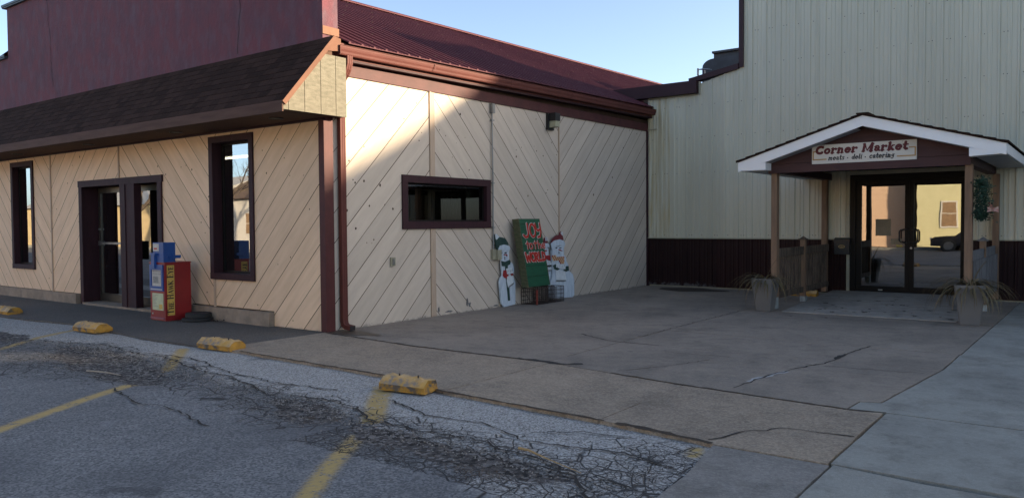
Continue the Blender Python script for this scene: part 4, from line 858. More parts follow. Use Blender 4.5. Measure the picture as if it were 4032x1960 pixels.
# vent hood and pipes on the low roof behind the step
t = thing('vent_hood', 'black metal exhaust hood behind the sloping dark roof trim', 'vent', (-7.6, 19.5, 4.38))
mb = MB(); mb.prism([(-8.0, 19.3, 5.42), (-7.0, 19.3, 5.42), (-7.0, 19.3, 5.80), (-8.0, 19.3, 5.80)], (0, .7, 0)); mb.box((-8.02, 19.22, 5.78), (-6.98, 20.05, 5.83)); mb.build('box', m_darkmetal, t)
mb = MB(); pr = [(-8.14, 5.36)] + [(-8.14 + .30 * (1 - math.cos(R(a))), 5.38 + .2 * math.sin(R(a))) for a in range(15, 91, 15)] + [(-7.0, 5.60), (-7.0, 4.4), (-8.14, 4.4)]
mb.prism([(x, 18.9, z) for x, z in pr], (0, .385, 0)); mb.build('cowl', m_darkmetal, t)
t = thing('roof_pipe', 'small grey capped pipe and elbow left of the black exhaust hood', 'pipe', (-8.0, 18.9, 4.38))
mb = MB(); mb.tube([(-8.08, 18.5, 4.4), (-8.08, 18.5, 5.18)], .012, 8); mb.tube([(-8.08, 18.5, 5.13), (-8.08, 18.5, 5.30)], .026, 8); mb.tube([(-7.90, 18.5, 4.4), (-7.90, 18.5, 5.24)], .014, 8); mb.tube([(-8.05, 18.5, 5.27), (-7.95, 18.5, 5.265), (-7.80, 18.5, 5.24), (-7.72, 18.5, 5.22)], [.012, .022, .018, .012], 8); mb.build('pipe', m_galv, t)

# ================================================================= PORCH
por = thing('entrance_porch', 'timber entrance porch with brown shingled gable roof and white fascia', 'porch', (-3.02, 13.4, 0))
PX0, PXR, PX1 = -5.0, -3.01, -1.10; YP = 13.12
def roofz(x): return 3.16 - .318 * abs(x - PXR) if x < PXR else 3.16 - .290 * abs(x - PXR)
mb = MB(); rr = random.Random(9)
for sgn, xe in ((-1, PX0 - .03), (1, PX1 + .03)):
    nr = 12
    for k in range(nr):
        xa = PXR + (xe - PXR) * (nr - k) / nr; xb = PXR + (xe - PXR) * (nr - k - 1) / nr + sgn * -.0; y = YP - .03
        while y < YT - .03:
            y2 = min(y + rr.uniform(.1, .26), YT - .03); v_ = rr.random(); th = .022
            A = (xa, y, roofz(xa) + th); B = (xa, y2, roofz(xa) + th); C_ = (xb, y2, roofz(xb) + .009); D = (xb, y, roofz(xb) + .009)
            mb.face([A, B, C_, D], 0, v_); mb.face([(xa, y, roofz(xa) - .004), (xa, y2, roofz(xa) - .004), B, A], 0, .9)
            if y < YP: mb.face([(xa, y, roofz(xa) - .02), A, D, (xb, y, roofz(xb) - .02)], 0, .9)
            y = y2
mb.box((PXR - .09, YP - .035, 3.160), (PXR + .09, YT - .05, 3.178)); 
mb.build('shingle_roof', m_shingle, por)
def band(x0, x1, dz0, dz1, y0, y1, mb): mb.prism([(x0, y0, roofz(x0) + dz0), (x1, y0, roofz(x1) + dz0), (x1, y0, roofz(x1) + dz1), (x0, y0, roofz(x0) + dz1)], (0, y1 - y0, 0))
mb = MB(); band(PX0, PXR - .0005, -.185, -.022, YP - .003, YP + .02, mb); band(PXR + .0005, PX1, -.185, -.022, YP - .003, YP + .02, mb)
# cornice returns
zl = roofz(PX0) - .165; zr_ = roofz(PX1) - .165
mb.prism([(PX0 + .001, YP, zl - .0), (PX0 + .47, YP, zl), (PX0 + .47, YP, roofz(PX0 + .47) - .19), (PX0 + .001, YP, roofz(PX0) - .19 + .03)], (0, .29, 0))
mb.prism([(PX1 - .46, YP, zr_ - .02), (PX1 - .001, YP, zr_ - .0), (PX1 - .001, YP, roofz(PX1) - .17), (PX1 - .46, YP, roofz(PX1 - .46) - .19)], (0, .29, 0))
mb.box((PX0 - .006, YP + .022, zl + .005), (PX0 + .016, YT - .03, roofz(PX0) - .022)); mb.box((PX1 - .016, YP + .022, zr_ + .002), (PX1 + .006, YT - .03, roofz(PX1) - .022))
mb.build('fascia', m_whitevinyl, por)
mb = MB()   # vinyl soffit strips under the front overhang
x = PX0 + .48
while x < PX1 - .48:
    x2 = min(x + .095, PX1 - .47)
    if not (x < PXR < x2): mb.prism([(x, YP + .021, roofz(x) - .19), (x2 - .006, YP + .021, roofz(x2 - .006) - .19), (x2 - .006, YP + .021, roofz(x2 - .006) - .182), (x, YP + .021, roofz(x) - .182)], (0, .28, 0))
    x = x2
mb.box((PX0 + .02, YP + .3, zl + .003), (PX0 + .42, YT - .03, zl + .012)); mb.box((PX1 - .42, YP + .3, zr_ - .006), (PX1 - .02, YT - .03, zr_ + .004)); mb.build('soffit', mat('soffit_vinyl', (.38, .40, .43), rough=.5), por)
GY = YP + .30
mb = MB()
gp = [(-4.57, 2.49), (-4.57, 2.465), (-1.60, 2.465), (-1.60, 2.60), (PXR, roofz(PXR) - .15), (-4.57, roofz(-4.57) - .15)]
mb.prism([(x, GY, z) for x, z in [(-4.57, 2.468), (-1.58, 2.468), (-1.58, roofz(-1.58) - .15), (PXR, roofz(PXR) - .15), (-4.57, roofz(-4.57) - .15)]], (0, .03, 0)); mb.build('gable_board', m_gable, por)
mb = MB(); mb.box((-4.58, GY - .012, 2.315), (-1.57, GY + .03, 2.462)); mb.box((-4.58, GY + .031, 2.33), (-4.44, YT - .04, 2.46)); mb.box((-1.71, GY + .031, 2.33), (-1.57, YT - .04, 2.46)); mb.build('beam', m_gable, por, bevel=.003)
mb = MB(); mb.face([(-4.9, GY + .03, 2.50), (-1.2, GY + .03, 2.50), (-1.2, YT - .03, 2.50), (-4.9, YT - .03, 2.50)]); mb.box((-4.4, GY + 1.6, 2.462), (-1.75, GY + 1.68, 2.498)); mb.build('ceiling', mat('porch_ceiling', (.05, .035, .028), rough=.8), por)
def post(x0, x1, y0, y1, z0, base=True, m=m_cedar):
    mb = MB(); mb.box((x0, y0, z0), (x1, y1, 2.33)); o = mb.build('post', m, por, bevel=.004)
    return o
post(-4.545, -4.45, 13.46, 13.60, .20); post(-1.65, -1.55, 13.46, 13.60, .20)
post(-4.60, -4.50, 16.68, 16.82, .06); post(-1.60, -1.50, 16.68, 16.82, .06)
boxes('post_base', [((x - .042, 13.475, -.01), (x + .042, 13.585, .20)) for x in (-4.497, -1.60)] + [((x - .05, 14.97, -.02), (x + .05, 15.09, .10)) for x in (-4.46, -1.55)], mat('painted_base', (.36, .38, .36), (.22, .23, .22), rough=.8, scale=8), por)
def railing(xr, sgn, m, mbal, label):
    rt = thing('porch_railing', label, 'railing', (xr, 15, 0), group=None)
    mb = MB(); mb.box((xr - .045, 14.985, .10), (xr + .045, 15.075, 1.15)); mb.build('newel_post', m_cedar, rt, bevel=.004)
    mb = MB(); mb.box((xr - .07, 14.96, 1.151), (xr + .07, 15.10, 1.175)); c = Vector((xr, 15.03, 1.225)); q = [(xr - .055, 14.975, 1.1755), (xr + .055, 14.975, 1.1755), (xr + .055, 15.085, 1.1755), (xr - .055, 15.085, 1.1755)]
    for i in range(4): mb.face([q[i], q[(i + 1) % 4], tuple(c)])
    mb.build('post_cap', m, rt)
    rr = random.Random(int(abs(xr) * 100))
    for y0, y1 in ((13.605, 14.98), (15.08, 16.675)):
        mb = MB(); mb.box((xr - .018, y0, .885), (xr + .022, y1, 1.03)); mb.build('top_rail', m, rt, bevel=.004)
        mb = MB(); mb.box((xr - .018, y0, .175), (xr + .022, y1, .275)); mb.build('bottom_rail', m, rt, bevel=.004)
        n = int((y1 - y0) / .108)
        for k in range(n):
            yy = y0 + (k + .5) * (y1 - y0) / n; mb = MB(); zt = .90 + rr.uniform(-.01, .01)
            if sgn < 0: mb.box((xr - .058, yy - .019, .22), (xr - .0185, yy + .019, .93))
            else: mb.box((xr + .0225, yy - .024, .22), (xr + .06, yy + .024, .885))
            mb.build('baluster', mbal, rt)
    return rt
railing(-4.47, -1, m_greywood, m_greywood, 'weathered brown railing on the left side of the porch')
railing(-1.57, 1, m_bluewood, m_bluewood, 'grey weathered railing on the right side of the porch')
# ---- the sign on the gable
SY = GY - .016
sg = thing('shop_sign', 'white board sign reading Corner Market, meats deli catering, on the porch gable', 'sign', (-3.07, SY, 2.6))
sx0, sx1, sz0, sz1 = -3.85, -2.29, 2.435, 2.742
mb = MB(); mb.box((sx0, SY - .012, sz0), (sx1, SY + .012, sz1)); mb.build('board', m_sign, sg, bevel=.002)
mb = MB()
for x, z in ((sx0 + .19, sz1 - .012), (sx1 - .2, sz1 - .02), (sx0 + .42, sz0 + .02), (sx1 - .45, sz0 + .03)): mb.box((x - .004, SY - .016, z - .004), (x + .004, SY - .0121, z + .004))
mb.build('screw', m_screw, sg)
G = {   # slab-serif italic, x-height .62, strokes (points, half width)
 'C': ([(arc(.42, .5, .34, .43, 55, 310, 16), .085), ([(.66, .72), (.66, .98)], .03), ([(.60, .30), (.72, .14)], .03)], .78),
 'M': ([([(.14, .02), (.14, .96)], .075), ([(.16, .94), (.48, .12), (.80, .94)], .06), ([(.84, .02), (.84, .96)], .095), ([(.0, .03), (.28, .03)], .035), ([(.68, .03), (1.0, .03)], .035), ([(.0, .96), (.2, .96)], .035), ([(.78, .96), (1.0, .96)], .035)], 1.05),
 'o': ([(arc(.3, .32, .21, .27, 0, 350, 18), .075)], .62),
 'r': ([([(.16, .02), (.16, .62)], .08), ([(.18, .40), (.30, .58), (.44, .60)], .05), ([(.42, .56), (.46, .54)], .08), ([(.02, .03), (.34, .03)], .035), ([(.02, .60), (.16, .60)], .035)], .56),
 'n': ([([(.16, .02), (.16, .62)], .08), ([(.18, .42), (.30, .58), (.44, .56), (.48, .42), (.48, .02)], .07), ([(.02, .03), (.30, .03)], .035), ([(.38, .03), (.64, .03)], .035), ([(.02, .60), (.16, .60)], .035)], .68),
 'e': ([(arc(.3, .32, .21, .27, 0, 305, 16), .075), ([(.12, .34), (.50, .34)], .04)], .60),
 'a': ([(arc(.26, .20, .15, .15, 0, 350, 12), .06), ([(.08, .52), (.22, .62), (.36, .60), (.43, .48), (.43, .06), (.54, .04)], .06)], .58),
 'k': ([([(.16, .02), (.16, .96)], .08), ([(.20, .30), (.48, .60)], .045), ([(.26, .36), (.52, .04)], .075), ([(.02, .03), (.30, .03)], .035), ([(.02, .95), (.16, .95)], .035), ([(.38, .61), (.60, .61)], .03), ([(.42, .03), (.64, .03)], .03)], .66),
 't': ([([(.20, .92), (.20, .14), (.30, .04), (.42, .08)], .08), ([(.02, .62), (.44, .62)], .045)], .46),
 'm': ([([(.14, .02), (.14, .62)], .07), ([(.16, .42), (.26, .58), (.38, .56), (.42, .42), (.42, .02)], .065), ([(.44, .42), (.54, .58), (.66, .56), (.70, .42), (.70, .02)], .065), ([(.02, .03), (.24, .03)], .03), ([(.60, .03), (.82, .03)], .03)], .88),
 's': ([([(.42, .52), (.30, .61), (.15, .58), (.12, .45), (.25, .34), (.40, .26), (.42, .12), (.28, .03), (.08, .10)], .06)], .54),
 'd': ([(arc(.26, .30, .17, .25, 0, 350, 14), .06), ([(.46, .96), (.46, .02), (.56, .03)], .075), ([(.34, .95), (.46, .95)], .03)], .62),
 'l': ([([(.16, .96), (.16, .03), (.28, .03)], .075), ([(.04, .95), (.16, .95)], .03)], .34),
 'i': ([([(.16, .60), (.16, .03), (.28, .03)], .075), ([(.04, .59), (.16, .59)], .03), ([(.17, .84), (.18, .86)], .075)], .34),
 'c': ([(arc(.3, .32, .21, .27, 45, 315, 14), .07), ([(.42, .50), (.45, .52)], .07)], .56),
 'g': ([(arc(.26, .40, .16, .19, 0, 350, 12), .055), ([(.42, .60), (.42, -.10), (.28, -.24), (.08, -.18)], .06), ([(.40, .58), (.54, .62)], .045)], .56),
 'T': ([([(.36, .02), (.36, .96)], .07), ([(.03, .95), (.69, .95)], .035), ([(.04, .95), (.03, .78)], .025), ([(.68, .95), (.69, .78)], .025), ([(.24, .02), (.48, .02)], .022)], .76),
 'H': ([([(.14, .02), (.14, .98)], .07), ([(.60, .02), (.60, .98)], .07), ([(.14, .5), (.60, .5)], .028), ([(.02, .02), (.26, .02)], .022), ([(.48, .02), (.72, .02)], .022), ([(.02, .98), (.26, .98)], .022), ([(.48, .98), (.72, .98)], .022)], .80),
 'E': ([([(.14, .02), (.14, .98)], .07), ([(.02, .02), (.56, .02)], .028), ([(.02, .98), (.54, .98)], .028), ([(.14, .52), (.42, .52)], .028), ([(.56, .02), (.58, .24)], .022), ([(.54, .98), (.55, .78)], .022), ([(.42, .62), (.42, .42)], .020)], .66),
 'A': ([([(.08, .02), (.38, .98)], .03), ([(.38, .98), (.68, .02)], .07), ([(.20, .34), (.56, .34)], .025), ([(.0, .02), (.2, .02)], .022), ([(.54, .02), (.80, .02)], .022)], .80),
 'W': ([([(.06, .98), (.30, .02)], .06), ([(.30, .02), (.50, .90)], .028), ([(.50, .90), (.74, .02)], .06), ([(.74, .02), (.96, .98)], .028), ([(-.04, .98), (.18, .98)], .022), ([(.86, .98), (1.04, .98)], .022)], 1.04),
 'K': ([([(.14, .02), (.14, .98)], .07), ([(.18, .42), (.62, .98)], .028), ([(.30, .56), (.68, .02)], .065), ([(.02, .02), (.26, .02)], .022), ([(.02, .98), (.26, .98)], .022), ([(.52, .98), (.72, .98)], .022), ([(.56, .02), (.80, .02)], .022)], .80),
 'Y': ([([(.36, .02), (.36, .46)], .07), ([(.36, .46), (.08, .98)], .065), ([(.36, .46), (.64, .98)], .028), ([(-.02, .98), (.2, .98)], .022), ([(.54, .98), (.74, .98)], .022), ([(.24, .02), (.48, .02)], .022)], .74),
}
def write(mb, txt, x0, width, z0, h, M, slant=0.0, mi=0, caps=None, dd=.0025, gap=.04, bold=1.0):
    """caps: size factor for letters after the first of each word (small caps)"""
    items = []; x = 0; first = True
    for ch in txt:
        if ch == ' ': x += .42; first = True; continue
        if ch == '.': items.append((None, x + .2, 1)); x += .5; continue
        f = 1 if (caps is None or first) else caps; first = False
        items.append((ch, x, f)); x += (G[ch][1] + gap) * f
    s = width / x; d = dd
    for ch, xx, f in items:
        if ch is None:
            stroke(mb, [(x0 + xx * s, z0 + .30 * h), (x0 + xx * s + .0005, z0 + .30 * h)], .13 * h, M, mi, d); d += .00012; continue
        for pts, w_ in G[ch][0]:
            P = [(x0 + (xx + px * f) * s + slant * pz * f * h, z0 + pz * f * h) for px, pz in pts]; stroke(mb, P, w_ * min(s, h) * (f + 1) / 2 * 1.05 * bold, M, mi, d); d += .00012
MS = lambda x, z, d: (x, SY - .0122 - d, z)
mb = MB(); write(mb, 'Corner Market', sx0 + .055, 1.38, sz0 + .162, .122, MS, .20, bold=1.95); mb.build('lettering', m_signred, sg)
mb = MB(); write(mb, 'meats . deli . catering', sx0 + .255, .99, sz0 + .052, .076, MS, .22, dd=.0022, bold=1.4); mb.build('lettering', m_ink, sg)
mb = MB()
for P in ([(sx0 + .055, sz0 + .20), (sx0 + .02, sz0 + .20), (sx0 + .02, sz0 + .07), (sx0 + .225, sz0 + .07)], [(sx1 - .10, sz0 + .19), (sx1 - .02, sz0 + .19), (sx1 - .02, sz0 + .062), (sx1 - .27, sz0 + .062)]):
    for i, (p, q) in enumerate(zip(P, P[1:])): stroke(mb, [p, q], .0105, MS, 0, .0004 + i * .0001)
mb.build('gold_border', m_signgold, sg)
# ---- mailbox
t = thing('mailbox', 'black wall mailbox with a gold oval badge left of the glass doors', 'mailbox', (-4.2, YT, 1.0))
mb = MB(); mb.box((-4.36, YT - .15, .82), (-4.07, YT - .035, 1.10)); mb.build('box', m_black, t, bevel=.006)
mb = MB(); mb.prism([(-4.37, YT - .03, 1.102), (-4.37, YT - .03, 1.16), (-4.37, YT - .165, 1.115), (-4.37, YT - .165, 1.075), (-4.37, YT - .152, 1.102)], (.31, 0, 0)); mb.build('lid', m_black, t)
mb = MB()
for rx, rz, d, mi in ((.062, .034, .152, 0), (.048, .024, .1535, 1)): mb.face([(-4.215 + rx * math.cos(a), YT - d, .98 + rz * math.sin(a)) for a in [i * math.pi / 12 for i in range(24)]], mi)
mb.face([(-4.215 + .03 * math.cos(a), YT - .1545, .98 + .008 * math.sin(a)) for a in [i * math.pi / 8 for i in range(16)]], 0); mb.build('badge', [mat('gold_badge', (.42, .27, .08), rough=.4), m_black], t)
# ---- planters
def planter(loc, rz, s, label, glabel, seed, nb=150):
    t = thing('planter', label, 'planter', loc, rz, 'planters at the porch'); mb = MB()
    prof = [(.115, 0), (.125, .015), (.135, .12), (.158, .28), (.178, .42), (.186, .50), (.190, .56), (.170, .56), (.165, .50)]; prof = [(a * s, b * s) for a, b in prof]
    def ring(r, z): c = r * .12; return [Vector(p) for p in ((-r + c, -r, z), (r - c, -r, z), (r, -r + c, z), (r, r - c, z), (r - c, r, z), (-r + c, r, z), (-r, r - c, z), (-r, -r + c, z))]
    rs = [ring(*p) for p in prof]
    for A, B in zip(rs, rs[1:]):
        for i in range(8): mb.face([A[i], A[(i + 1) % 8], B[(i + 1) % 8], B[i]], 0, .5)
    mb.face(rs[0][::-1], 0, .5); mb.build('pot', m_planter, t, off=(0, 0, 0)); mb = MB(); mb.face(ring(.167 * s, .515 * s), 0, .5); mb.build('soil', m_soil, t, off=(0, 0, 0))
    pl = thing('spike_plant', glabel, 'plant', (loc[0], loc[1], loc[2] + .52 * s), rz, 'spike plants in the planters'); rg = random.Random(seed); mb = MB()
    for k in range(nb):
        a = rg.uniform(0, 2 * math.pi); L_ = rg.uniform(.30, .80) * s; up_ = rg.choice((rg.uniform(.15, .55), rg.uniform(.15, .5), rg.uniform(.5, .9)))
        if k < 5: a = R(20) + rg.uniform(-.3, .3); up_ = 1.35; L_ = .42
        dx, dy = math.cos(a), math.sin(a); P = []; p = Vector((dx * .02, dy * .02, 0)); el = up_; n = 9
        for i in range(n + 1): P.append(p.copy()); p = p + Vector((dx * math.cos(el), dy * math.cos(el), math.sin(el))) * L_ / n; el -= rg.uniform(.15, .30) * (1.0 if k >= 5 else .25)
        q = Vector((-dy, dx, 0)); w0 = rg.uniform(.008, .014); v_ = rg.random()
        for i in range(n):
            wa = w0 * (1 - (i / n) ** 2) + .0008; wb = w0 * (1 - ((i + 1) / n) ** 2) + .0008; kf_ = Vector((0, 0, .003))
            mb.face([P[i] - q * wa, P[i] - kf_, P[i + 1] - kf_, P[i + 1] - q * wb], 0, v_); mb.face([P[i] - kf_, P[i] + q * wa, P[i + 1] + q * wb, P[i + 1] - kf_], 0, v_)
    mb.build('leaves', m_blade, pl, off=(0, 0, 0)); return t
planter((-4.52, 13.10, .0), R(0), .98, 'grey tapered planter standing left of the porch slab', 'drooping brown and green spike plant in the left grey planter', 4, 90)
planter((-1.50, 12.92, .0), R(4), 1.03, 'grey tapered planter standing at the right front corner of the porch', 'dry brown drooping spike plant in the right grey planter', 11)
# ---- wreath on the right post
t = thing('wreath', 'green holly wreath with a pink bow hung on the right porch post', 'wreath', (-1.43, 13.46, 1.80), R(24)); rg = random.Random(2); mb = MB()
for k in range(1500):
    a = rg.uniform(0, 2 * math.pi); rr_ = .235 + rg.gauss(0, .035); w_ = rg.gauss(0, .048); c = Vector((w_, rr_ * math.cos(a) * .62, rr_ * math.sin(a) * 1.10)); s = rg.uniform(.016, .034)
    u = Vector((rg.gauss(0, 1), rg.gauss(0, 1), rg.gauss(0, 1))).normalized(); v = u.orthogonal().normalized()
    mb.face([c - u * s, c - v * s * .45, c + u * s, c + v * s * .45], 0, rg.random())
mb.build('foliage', m_holly, t, off=(0, 0, 0)); mb = MB()
for k in range(14):
    a = rg.uniform(0, 6.28); c = Vector((.09, -.10, -.15)); u = Vector((.3 * math.sin(a * 2), math.cos(a), math.sin(a))).normalized() * rg.uniform(.07, .12); v = Vector((.035, 0, 0)).cross(u.normalized()) + Vector((.03, .01, 0)); mb.face([c, c + u * .5 + v, c + u, c + u * .5 - v])
for s in (-1, 1): mb.face([(.07, -.05, -.18), (.08, -.05 + s * .03 - .012, -.30), (.08, -.05 + s * .03 + .012, -.30)])
for s in range(9):
    c = Vector((.09, rg.gauss(-.02, .05), rg.gauss(-.10, .08))); mb.tube([c, c + Vector((.012, 0, 0))], .010, 6, 1)
for s in (-1, 1): mb.prism([(.10, -.13, -.17), (.11 + .01, -.13 + s * .02, -.13), (.10 + s * .07, -.14, -.11), (.10 + s * .075, -.14, -.19)], (.0, -.02, 0), 0)
mb.build('bow', [m_bow, m_scarfred], t, off=(0, 0, 0))
# ---- yellow block behind the railing
def stop(name_loc, L_, W, H, label, seed, rz=0, chip=0.0, group='yellow concrete parking stops'):
    t = thing('parking_stop', label, 'parking stop', name_loc, rz, group) ; rg = random.Random(seed); mb = MB()
    pr = [(-W / 2, 0), (-W / 2, H * .42), (-W * .30, H * .86), (-W * .18, H), (W * .18, H), (W * .30, H * .86), (W / 2, H * .42), (W / 2, 0)]; n = max(6, int(L_ / .045)); rings = []
    for i in range(n + 1):
        x = L_ * i / n; e = chip * (1 if i in (0, n) else rg.random() ** 3); rings.append([Vector((x + rg.uniform(-.009, .009), y * (1 - e * .08) + rg.uniform(-.006, .006), z - (rg.uniform(0, .022) + e * .015 if z > H * .8 else rg.uniform(-.003, .003) * (z > 0)))) for y, z in pr])
    for A, B in zip(rings, rings[1:]):
        for k in range(len(pr) - 1): mb.face([A[k + 1], A[k], B[k], B[k + 1]][::-1], 1 if 1 <= k <= 5 else 0, .5)
    mb.face(rings[0], 0, .5); mb.face(rings[-1][::-1], 0, .5)
    mb.build('block', [m_yellow, m_yellow_top], t, off=(0, 0, 0), fixn=True)
    for xx in (L_ * .3, L_ * .72):
        mb = MB(); mb.tube([(xx, .005, H * .8), (xx, .005, H + .004)], .007, 6); mb.build('anchor_bar', m_rust, t, off=(0, 0, 0))
    return t
stop((-5.30, 5.10, -.012), .50, .23, .138, 'broken yellow parking stop with chipped end, nearest to the camera', 1, R(8), 1.0)
stop((-8.98, 5.53, -.012), .64, .24, .132, 'worn yellow parking stop in front of the tall window, second nearest', 2, R(4), .4)
stop((-11.98, 5.40, -.012), .62, .26, .135, 'worn yellow parking stop in front of the glass entrance doors', 3, R(3), .4)
stop((-16.7, 5.62, -.012), 1.75, .26, .135, 'farthest yellow parking stop, at the left edge of the lot', 5, R(1), .3)
stop((-5.25, 16.12, 0), .72, .22, .13, 'yellow block lying behind the left porch railing', 6, R(4), .2, group=None)
# ---- leaves on the entrance slab
rg = random.Random(12); protos = []
for k in range(40):
    x = rg.uniform(-4.0, -1.75); y = 13.25 + 2.6 * rg.random() ** 1.6
    if rg.random() < .15: x = rg.uniform(-5.2, -1.8); y = rg.uniform(11.6, 13.0)
    n = 7; s = rg.uniform(.022, .055); pts = [(math.cos(i * 6.283 / n) * s * rg.uniform(.45, 1.2), math.sin(i * 6.283 / n) * s * rg.uniform(.4, 1.0)) for i in range(n)]; mb = MB()
    c = (0, 0, .012); 
    for i in range(n): a, b = pts[i], pts[(i + 1) % n]; mb.face([(a[0], a[1], rg.uniform(.003, .014)), (b[0], b[1], rg.uniform(.003, .014)), c])
    o = mb.build('fallen_leaf', m_leaf, None, off=(0, 0, 0)); z = (.012 + max(0, y - 13.1) * .019) if y > 13.12 else .002; o.location = (x, y, z + .001)
    tag(o, 'small dead brown leaf fallen on the concrete by the porch entrance', 'leaf', 'dead leaves at the entrance')
SNOW = {'s1': {'body': [(11.044,1.029),(11.34,1.036),(11.324,0.838),(11.384,0.794),(11.455,0.75),(11.476,0.665),(11.453,0.533),(11.513,0.429),(11.505,0.02),(11.341,0.009),(11.162,-0.003),(11.13,0.036),(11.085,0.065),(11.037,0.46),(11.072,0.531),(11.131,0.568),(11.093,0.709),(11.113,0.814),(11.055,0.882)],'hat': [(10.923,1.307),(10.968,1.314),(11.06,1.256),(11.193,1.237),(11.247,1.203),(11.3,1.136),(11.345,1.003),(11.313,1.086),(11.178,1.119),(11.057,1.077),(11.009,1.014),(10.952,1.08),(10.927,1.21)],'brim': [(11.01,1.062),(11.058,1.106),(11.178,1.119),(11.313,1.095),(11.348,1.052),(11.326,1.0),(11.204,1.032),(11.097,1.019),(11.024,0.973),(11.009,1.014)],'scarf': [(11.086,0.829),(11.201,0.811),(11.338,0.841),(11.359,0.804),(11.35,0.763),(11.282,0.741),(11.241,0.727),(11.106,0.736)],'tail': [(11.201,0.745),(11.274,0.742),(11.288,0.576),(11.343,0.105),(11.282,0.1),(11.217,0.547)],'mitten': [(11.146,0.658),(11.24,0.661),(11.288,0.609),(11.293,0.543),(11.252,0.504),(11.171,0.525),(11.126,0.569)],'mitten2': [(11.348,0.589),(11.431,0.601),(11.431,0.551),(11.389,0.545)],'sheet': [(11.213,0.687),(11.391,0.695),(11.417,0.594),(11.245,0.582)],'book': [(11.247,0.545),(11.431,0.551),(11.443,0.401),(11.277,0.337),(11.238,0.463)],'eye1': [(11.185,0.982),(11.244,0.983),(11.249,0.96),(11.19,0.959)],'eye2': [(11.091,0.978),(11.123,0.981),(11.125,0.967),(11.093,0.965)],'nose': [(11.168,0.948),(11.244,0.947),(11.27,0.923),(11.248,0.904),(11.233,0.928),(11.173,0.926)],'mouth': [(11.184,0.902),(11.205,0.901),(11.204,0.84),(11.188,0.841)],'tip': [(10.923,1.307),(10.955,1.317),(10.994,1.289),(11.047,1.263),(11.007,1.241),(10.954,1.209),(10.928,1.226)]},'s2': {'body': [(12.696,1.03),(13.135,1.054),(13.106,0.873),(13.199,0.797),(13.205,0.742),(13.282,0.647),(13.314,0.535),(13.45,0.454),(13.501,0.321),(13.491,0.043),(13.446,-0.0),(13.092,0.01),(12.83,0.018),(12.718,0.022),(12.608,0.058),(12.578,0.29),(12.674,0.373),(12.723,0.531),(12.715,0.674),(12.678,0.818),(12.726,0.869),(12.664,0.96)],'hat': [(12.989,1.311),(13.038,1.332),(13.077,1.291),(13.096,1.128),(13.036,1.144),(12.857,1.16),(12.665,1.102),(12.73,1.19),(12.842,1.25),(12.972,1.266)],'brim': [(12.649,1.103),(12.761,1.157),(12.955,1.176),(13.102,1.146),(13.148,1.09),(13.134,1.036),(12.986,1.062),(12.808,1.045),(12.696,0.977),(12.655,1.031)],'scarf': [(12.679,0.862),(12.871,0.849),(13.183,0.852),(13.216,0.796),(13.199,0.751),(13.142,0.741),(13.148,0.69),(12.983,0.693),(12.902,0.764),(12.71,0.781)],'mitten': [(12.715,0.674),(12.805,0.696),(12.836,0.632),(12.949,0.599),(12.868,0.568),(12.756,0.6)],'mitten2': [(13.147,0.635),(13.265,0.639),(13.281,0.546),(13.18,0.528),(13.08,0.556),(13.13,0.59)],'sheet': [(12.821,0.704),(13.148,0.662),(13.137,0.577),(12.811,0.63)],'book': [(12.788,0.581),(13.13,0.536),(13.188,0.368),(13.145,0.34),(12.802,0.361),(12.818,0.396)],'eye1': [(12.944,1.016),(13.022,1.014),(13.022,0.998),(12.95,0.998)],'eye2': [(12.808,1.016),(12.872,1.022),(12.866,1.0),(12.814,1.0)],'nose': [(12.904,0.983),(12.986,0.972),(13.061,0.938),(12.985,0.95),(12.93,0.961)],'mouth': [(12.917,0.934),(12.936,0.937),(12.949,0.897),(12.923,0.887)],'tip': [(12.989,1.307),(13.038,1.335),(13.084,1.291),(13.083,1.237),(13.021,1.265)]},'s3': {'body': [(12.49,1.053),(12.655,1.049),(12.635,0.881),(12.707,0.816),(12.769,0.652),(12.752,0.528),(12.808,0.399),(12.807,0.301),(12.654,0.293),(12.576,0.325),(12.436,0.352),(12.441,0.826),(12.488,0.877)],'hat': [(12.507,1.212),(12.569,1.228),(12.606,1.201),(12.599,1.104),(12.49,1.106)],'brim': [(12.481,1.106),(12.599,1.107),(12.656,1.076),(12.661,1.013),(12.599,1.042),(12.489,1.036)],'scarf': [(12.488,0.869),(12.644,0.875),(12.723,0.833),(12.802,0.758),(12.627,0.775),(12.487,0.825)],'sheet': [(12.533,0.77),(12.706,0.753),(12.706,0.688),(12.548,0.69)],'mitten': [(12.548,0.684),(12.731,0.686),(12.731,0.654),(12.658,0.643),(12.557,0.654)],'book': [(12.551,0.636),(12.737,0.627),(12.72,0.569),(12.578,0.569)],'eye1': [(12.599,1.033),(12.636,1.032),(12.636,1.01),(12.598,1.011)],'nose': [(12.504,0.979),(12.576,0.973),(12.566,0.956),(12.504,0.951)],'tip': [(12.513,1.215),(12.563,1.232),(12.606,1.201),(12.6,1.153),(12.522,1.155)]}}

